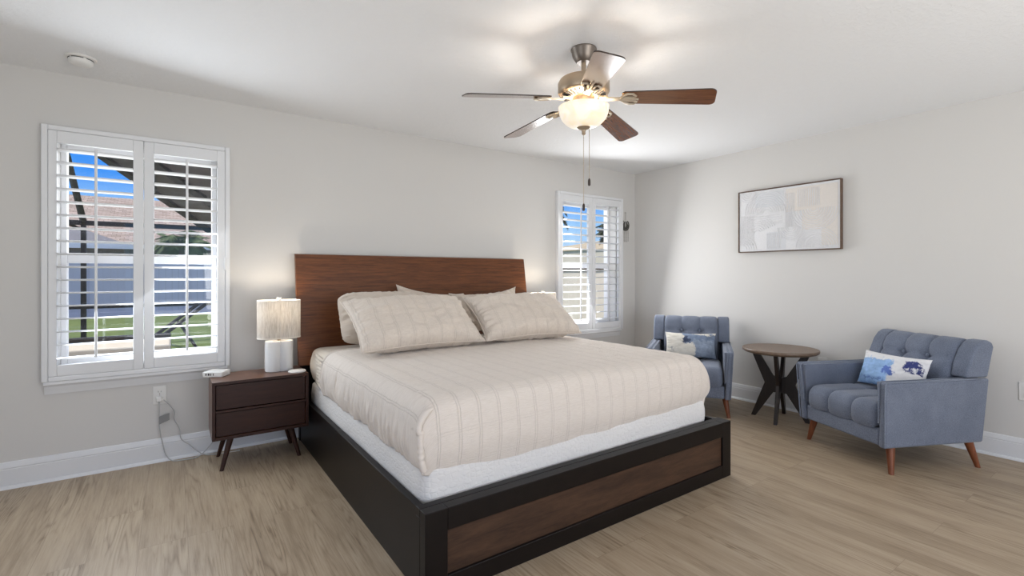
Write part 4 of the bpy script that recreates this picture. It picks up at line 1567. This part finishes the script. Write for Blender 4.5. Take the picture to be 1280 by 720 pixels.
def outlet(loc, rz, label, plug=False):
    """local: plate faces -y, width along x"""
    t = thing('wall_outlet', loc, label, 'outlet', 'white duplex outlets', rz=rz)
    MB().box(-0.0365, 0.0365, -0.006, 0.0, -0.060, 0.060).build('plate', M['plastic'], t, bevel=0.003, seg=3)
    for z in (0.021, -0.021):
        r_ = MB().lathe([(0, 0), (0.0165, 0), (0.0165, 0.003), (0, 0.003)], 24, (0, 0, 0))
        r_ = r_.build('receptacle', M['plastic'], t, mat4=T(0, -0.006, z) @ RX(pi / 2))
        s = MB()
        s.box(-0.008, -0.006, -0.0098, -0.0085, z - 0.002, z + 0.008).box(0.006, 0.008, -0.0098, -0.0085, z - 0.002, z + 0.007).box(-0.002, 0.002, -0.0098, -0.0085, z - 0.011, z - 0.007)
        s.build('slots', M['slot'], r_, smooth=None)
    MB().lathe([(0, 0), (0.003, 0), (0.002, 0.0012), (0, 0.0014)], 12).build('screw', M['nickel'], t, mat4=T(0, -0.006, 0) @ RX(pi / 2))
    return t


outlet((-4.653, 0, 0.435), 0, 'white wall outlet with grey cords plugged in, below the left window')
outlet((0, -2.068, 0.455), R(-90), 'white wall outlet peeking between the round table and the nearer armchair')
outlet((0, -3.283, 0.46), R(-90), 'white wall outlet at the right edge of the view')

# cords plugged into the left outlet
M['cord'] = plain('grey_white_cord', lin(188, 188, 188), 0.5, nscale=60, nstr=0.03)
M['tag'] = plain('grey_paper_tag', lin(140, 140, 140), 0.7, nscale=60, nstr=0.05)


def smooth_curve(pts, n=8):
    pts = [Vector(p) for p in pts]
    out = []
    for i in range(len(pts) - 1):
        p0, p1, p2, p3 = pts[max(0, i - 1)], pts[i], pts[i + 1], pts[min(len(pts) - 1, i + 2)]
        for k in range(n):
            s = k / n
            out.append(0.5 * ((2 * p1) + (p2 - p0) * s + (2 * p0 - 5 * p1 + 4 * p2 - p3) * s * s + (3 * p1 - p0 - 3 * p2 + p3) * s ** 3))
    out.append(pts[-1])
    return out


c1 = [(-4.655, -0.028, 0.413), (-4.655, -0.030, 0.36), (-4.655, -0.026, 0.30), (-4.652, -0.025, 0.22), (-4.64, -0.030, 0.14), (-4.62, -0.040, 0.05), (-4.585, -0.060, 0.006),
      (-4.52, -0.085, 0.005), (-4.45, -0.075, 0.005), (-4.40, -0.050, 0.03), (-4.34, -0.040, 0.10)]
t = thing('power_cord', (-4.655, 0, 0.413), 'thin grey power cord with a paper tag hanging from the outlet to the floor', 'cord')
LC = T(4.655, 0, -0.413)
MB().tube(smooth_curve(c1), 0.0032, 8).build('cable', M['cord'], t, smooth=60, mat4=LC)
MB().box(-4.672, -4.640, -0.040, -0.010, 0.396, 0.428).build('plug', M['plastic'], t, bevel=0.006, seg=3, mat4=LC)
MB().hexa([(-4.656, -0.029, 0.246), (-4.600, -0.029, 0.268), (-4.656, -0.026, 0.246), (-4.600, -0.026, 0.268),
           (-4.656, -0.029, 0.298), (-4.600, -0.029, 0.314), (-4.656, -0.026, 0.298), (-4.600, -0.026, 0.314)]).build('tag', M['tag'], t, smooth=None, mat4=LC)
c2 = [(-4.632, -0.036, 0.408), (-4.600, -0.034, 0.37), (-4.575, -0.028, 0.32), (-4.572, -0.024, 0.265), (-4.545, -0.024, 0.20), (-4.535, -0.030, 0.13), (-4.49, -0.036, 0.085), (-4.44, -0.045, 0.03), (-4.40, -0.06, 0.006), (-4.33, -0.09, 0.005), (-4.20, -0.10, 0.005)]
t = thing('power_cord', (-4.63, 0, 0.408), 'thin grey power cord looping from the outlet behind the nightstand leg', 'cord')
LC = T(4.63, 0, -0.408)
MB().tube(smooth_curve(c2), 0.0030, 8).build('cable', M['cord'], t, smooth=60, mat4=LC)
MB().tube([(-4.639, -0.012, 0.412), (-4.634, -0.036, 0.409)], 0.007, 10).build('plug', M['plastic'], t, mat4=LC)

# smoke detector
t = thing('smoke_detector', (-5.003, -0.345, H), 'round white smoke detector on the ceiling above the left window', 'smoke detector')
MB().lathe([(0, 0), (0.070, 0), (0.071, -0.004), (0.068, -0.009), (0.056, -0.011), (0, -0.011)], 44).build('mount_plate', M['plastic'], t, smooth=40)
MB().lathe([(0.0, -0.011), (0.053, -0.011), (0.055, -0.016), (0.053, -0.030), (0.046, -0.038), (0.030, -0.041), (0, -0.041)], 44).build('cover', M['plastic'], t, smooth=40)
sl = MB()
for k in range(5):
    a0 = 2 * pi * k / 5 + 0.25
    pts = [(0.0545 * cos(a0 + 1.0 * i / 10), 0.0545 * sin(a0 + 1.0 * i / 10), -0.0135) for i in range(11)]
    sl.tube(pts, 0.0022, 6)
sl.build('air_slots', M['slot'], t)

# lotus wall hanging beside the right window
M['pew'] = plain('dark_pewter', lin(92, 90, 86), 0.45, 0.6, nscale=60, nstr=0.05)
M['thread'] = plain('grey_thread', lin(158, 154, 148), 0.8, nscale=60, nstr=0.05)
t = thing('wall_hanging', (-0.18, -0.012, 1.962), 'small dark metal lotus hanging with pale tassels between the window and the room corner', 'wall hanging')
MB().tube([(0, 0.012, 0), (0, -0.006, 0)], 0.003, 8).tube([(0, -0.004, 0), (0, 0, -0.09)], 0.0022, 6).build('string', M['thread'], t)
lo = MB()
lo.tube([(0.058 * sin(R(a)), 0, -0.150 + 0.062 * cos(R(a))) for a in range(35, 326, 8)], 0.006, 8)
for w, hgt in ((0.018, 0.085), (0.034, 0.075), (0.047, 0.055)):
    for sg in (-1, 1):
        lo.tube(smooth_curve([(0, 0, -0.195), (sg * w, 0, -0.195 + hgt * 0.5), (sg * w * 0.7, 0, -0.195 + hgt * 1.05)], 6), 0.0052, 8)
lo.tube([(-0.045, 0, -0.188), (0, 0, -0.200), (0.045, 0, -0.188)], 0.005, 8)
lo.build('lotus_ring', M['pew'], t, smooth=60)
for x in (-0.045, -0.015, 0.015, 0.045):
    ts = MB().tube([(x, 0, -0.19), (x, 0, -0.335 - 0.02 * cos(x * 40))], 0.0022, 6)
    for zz in (-0.24, -0.29, -0.335):
        ts.lathe([(0, -0.006), (0.005, 0), (0, 0.006)], 8, (x, 0, zz), cap=False)
    ts.build('tassel', M['thread'], t)
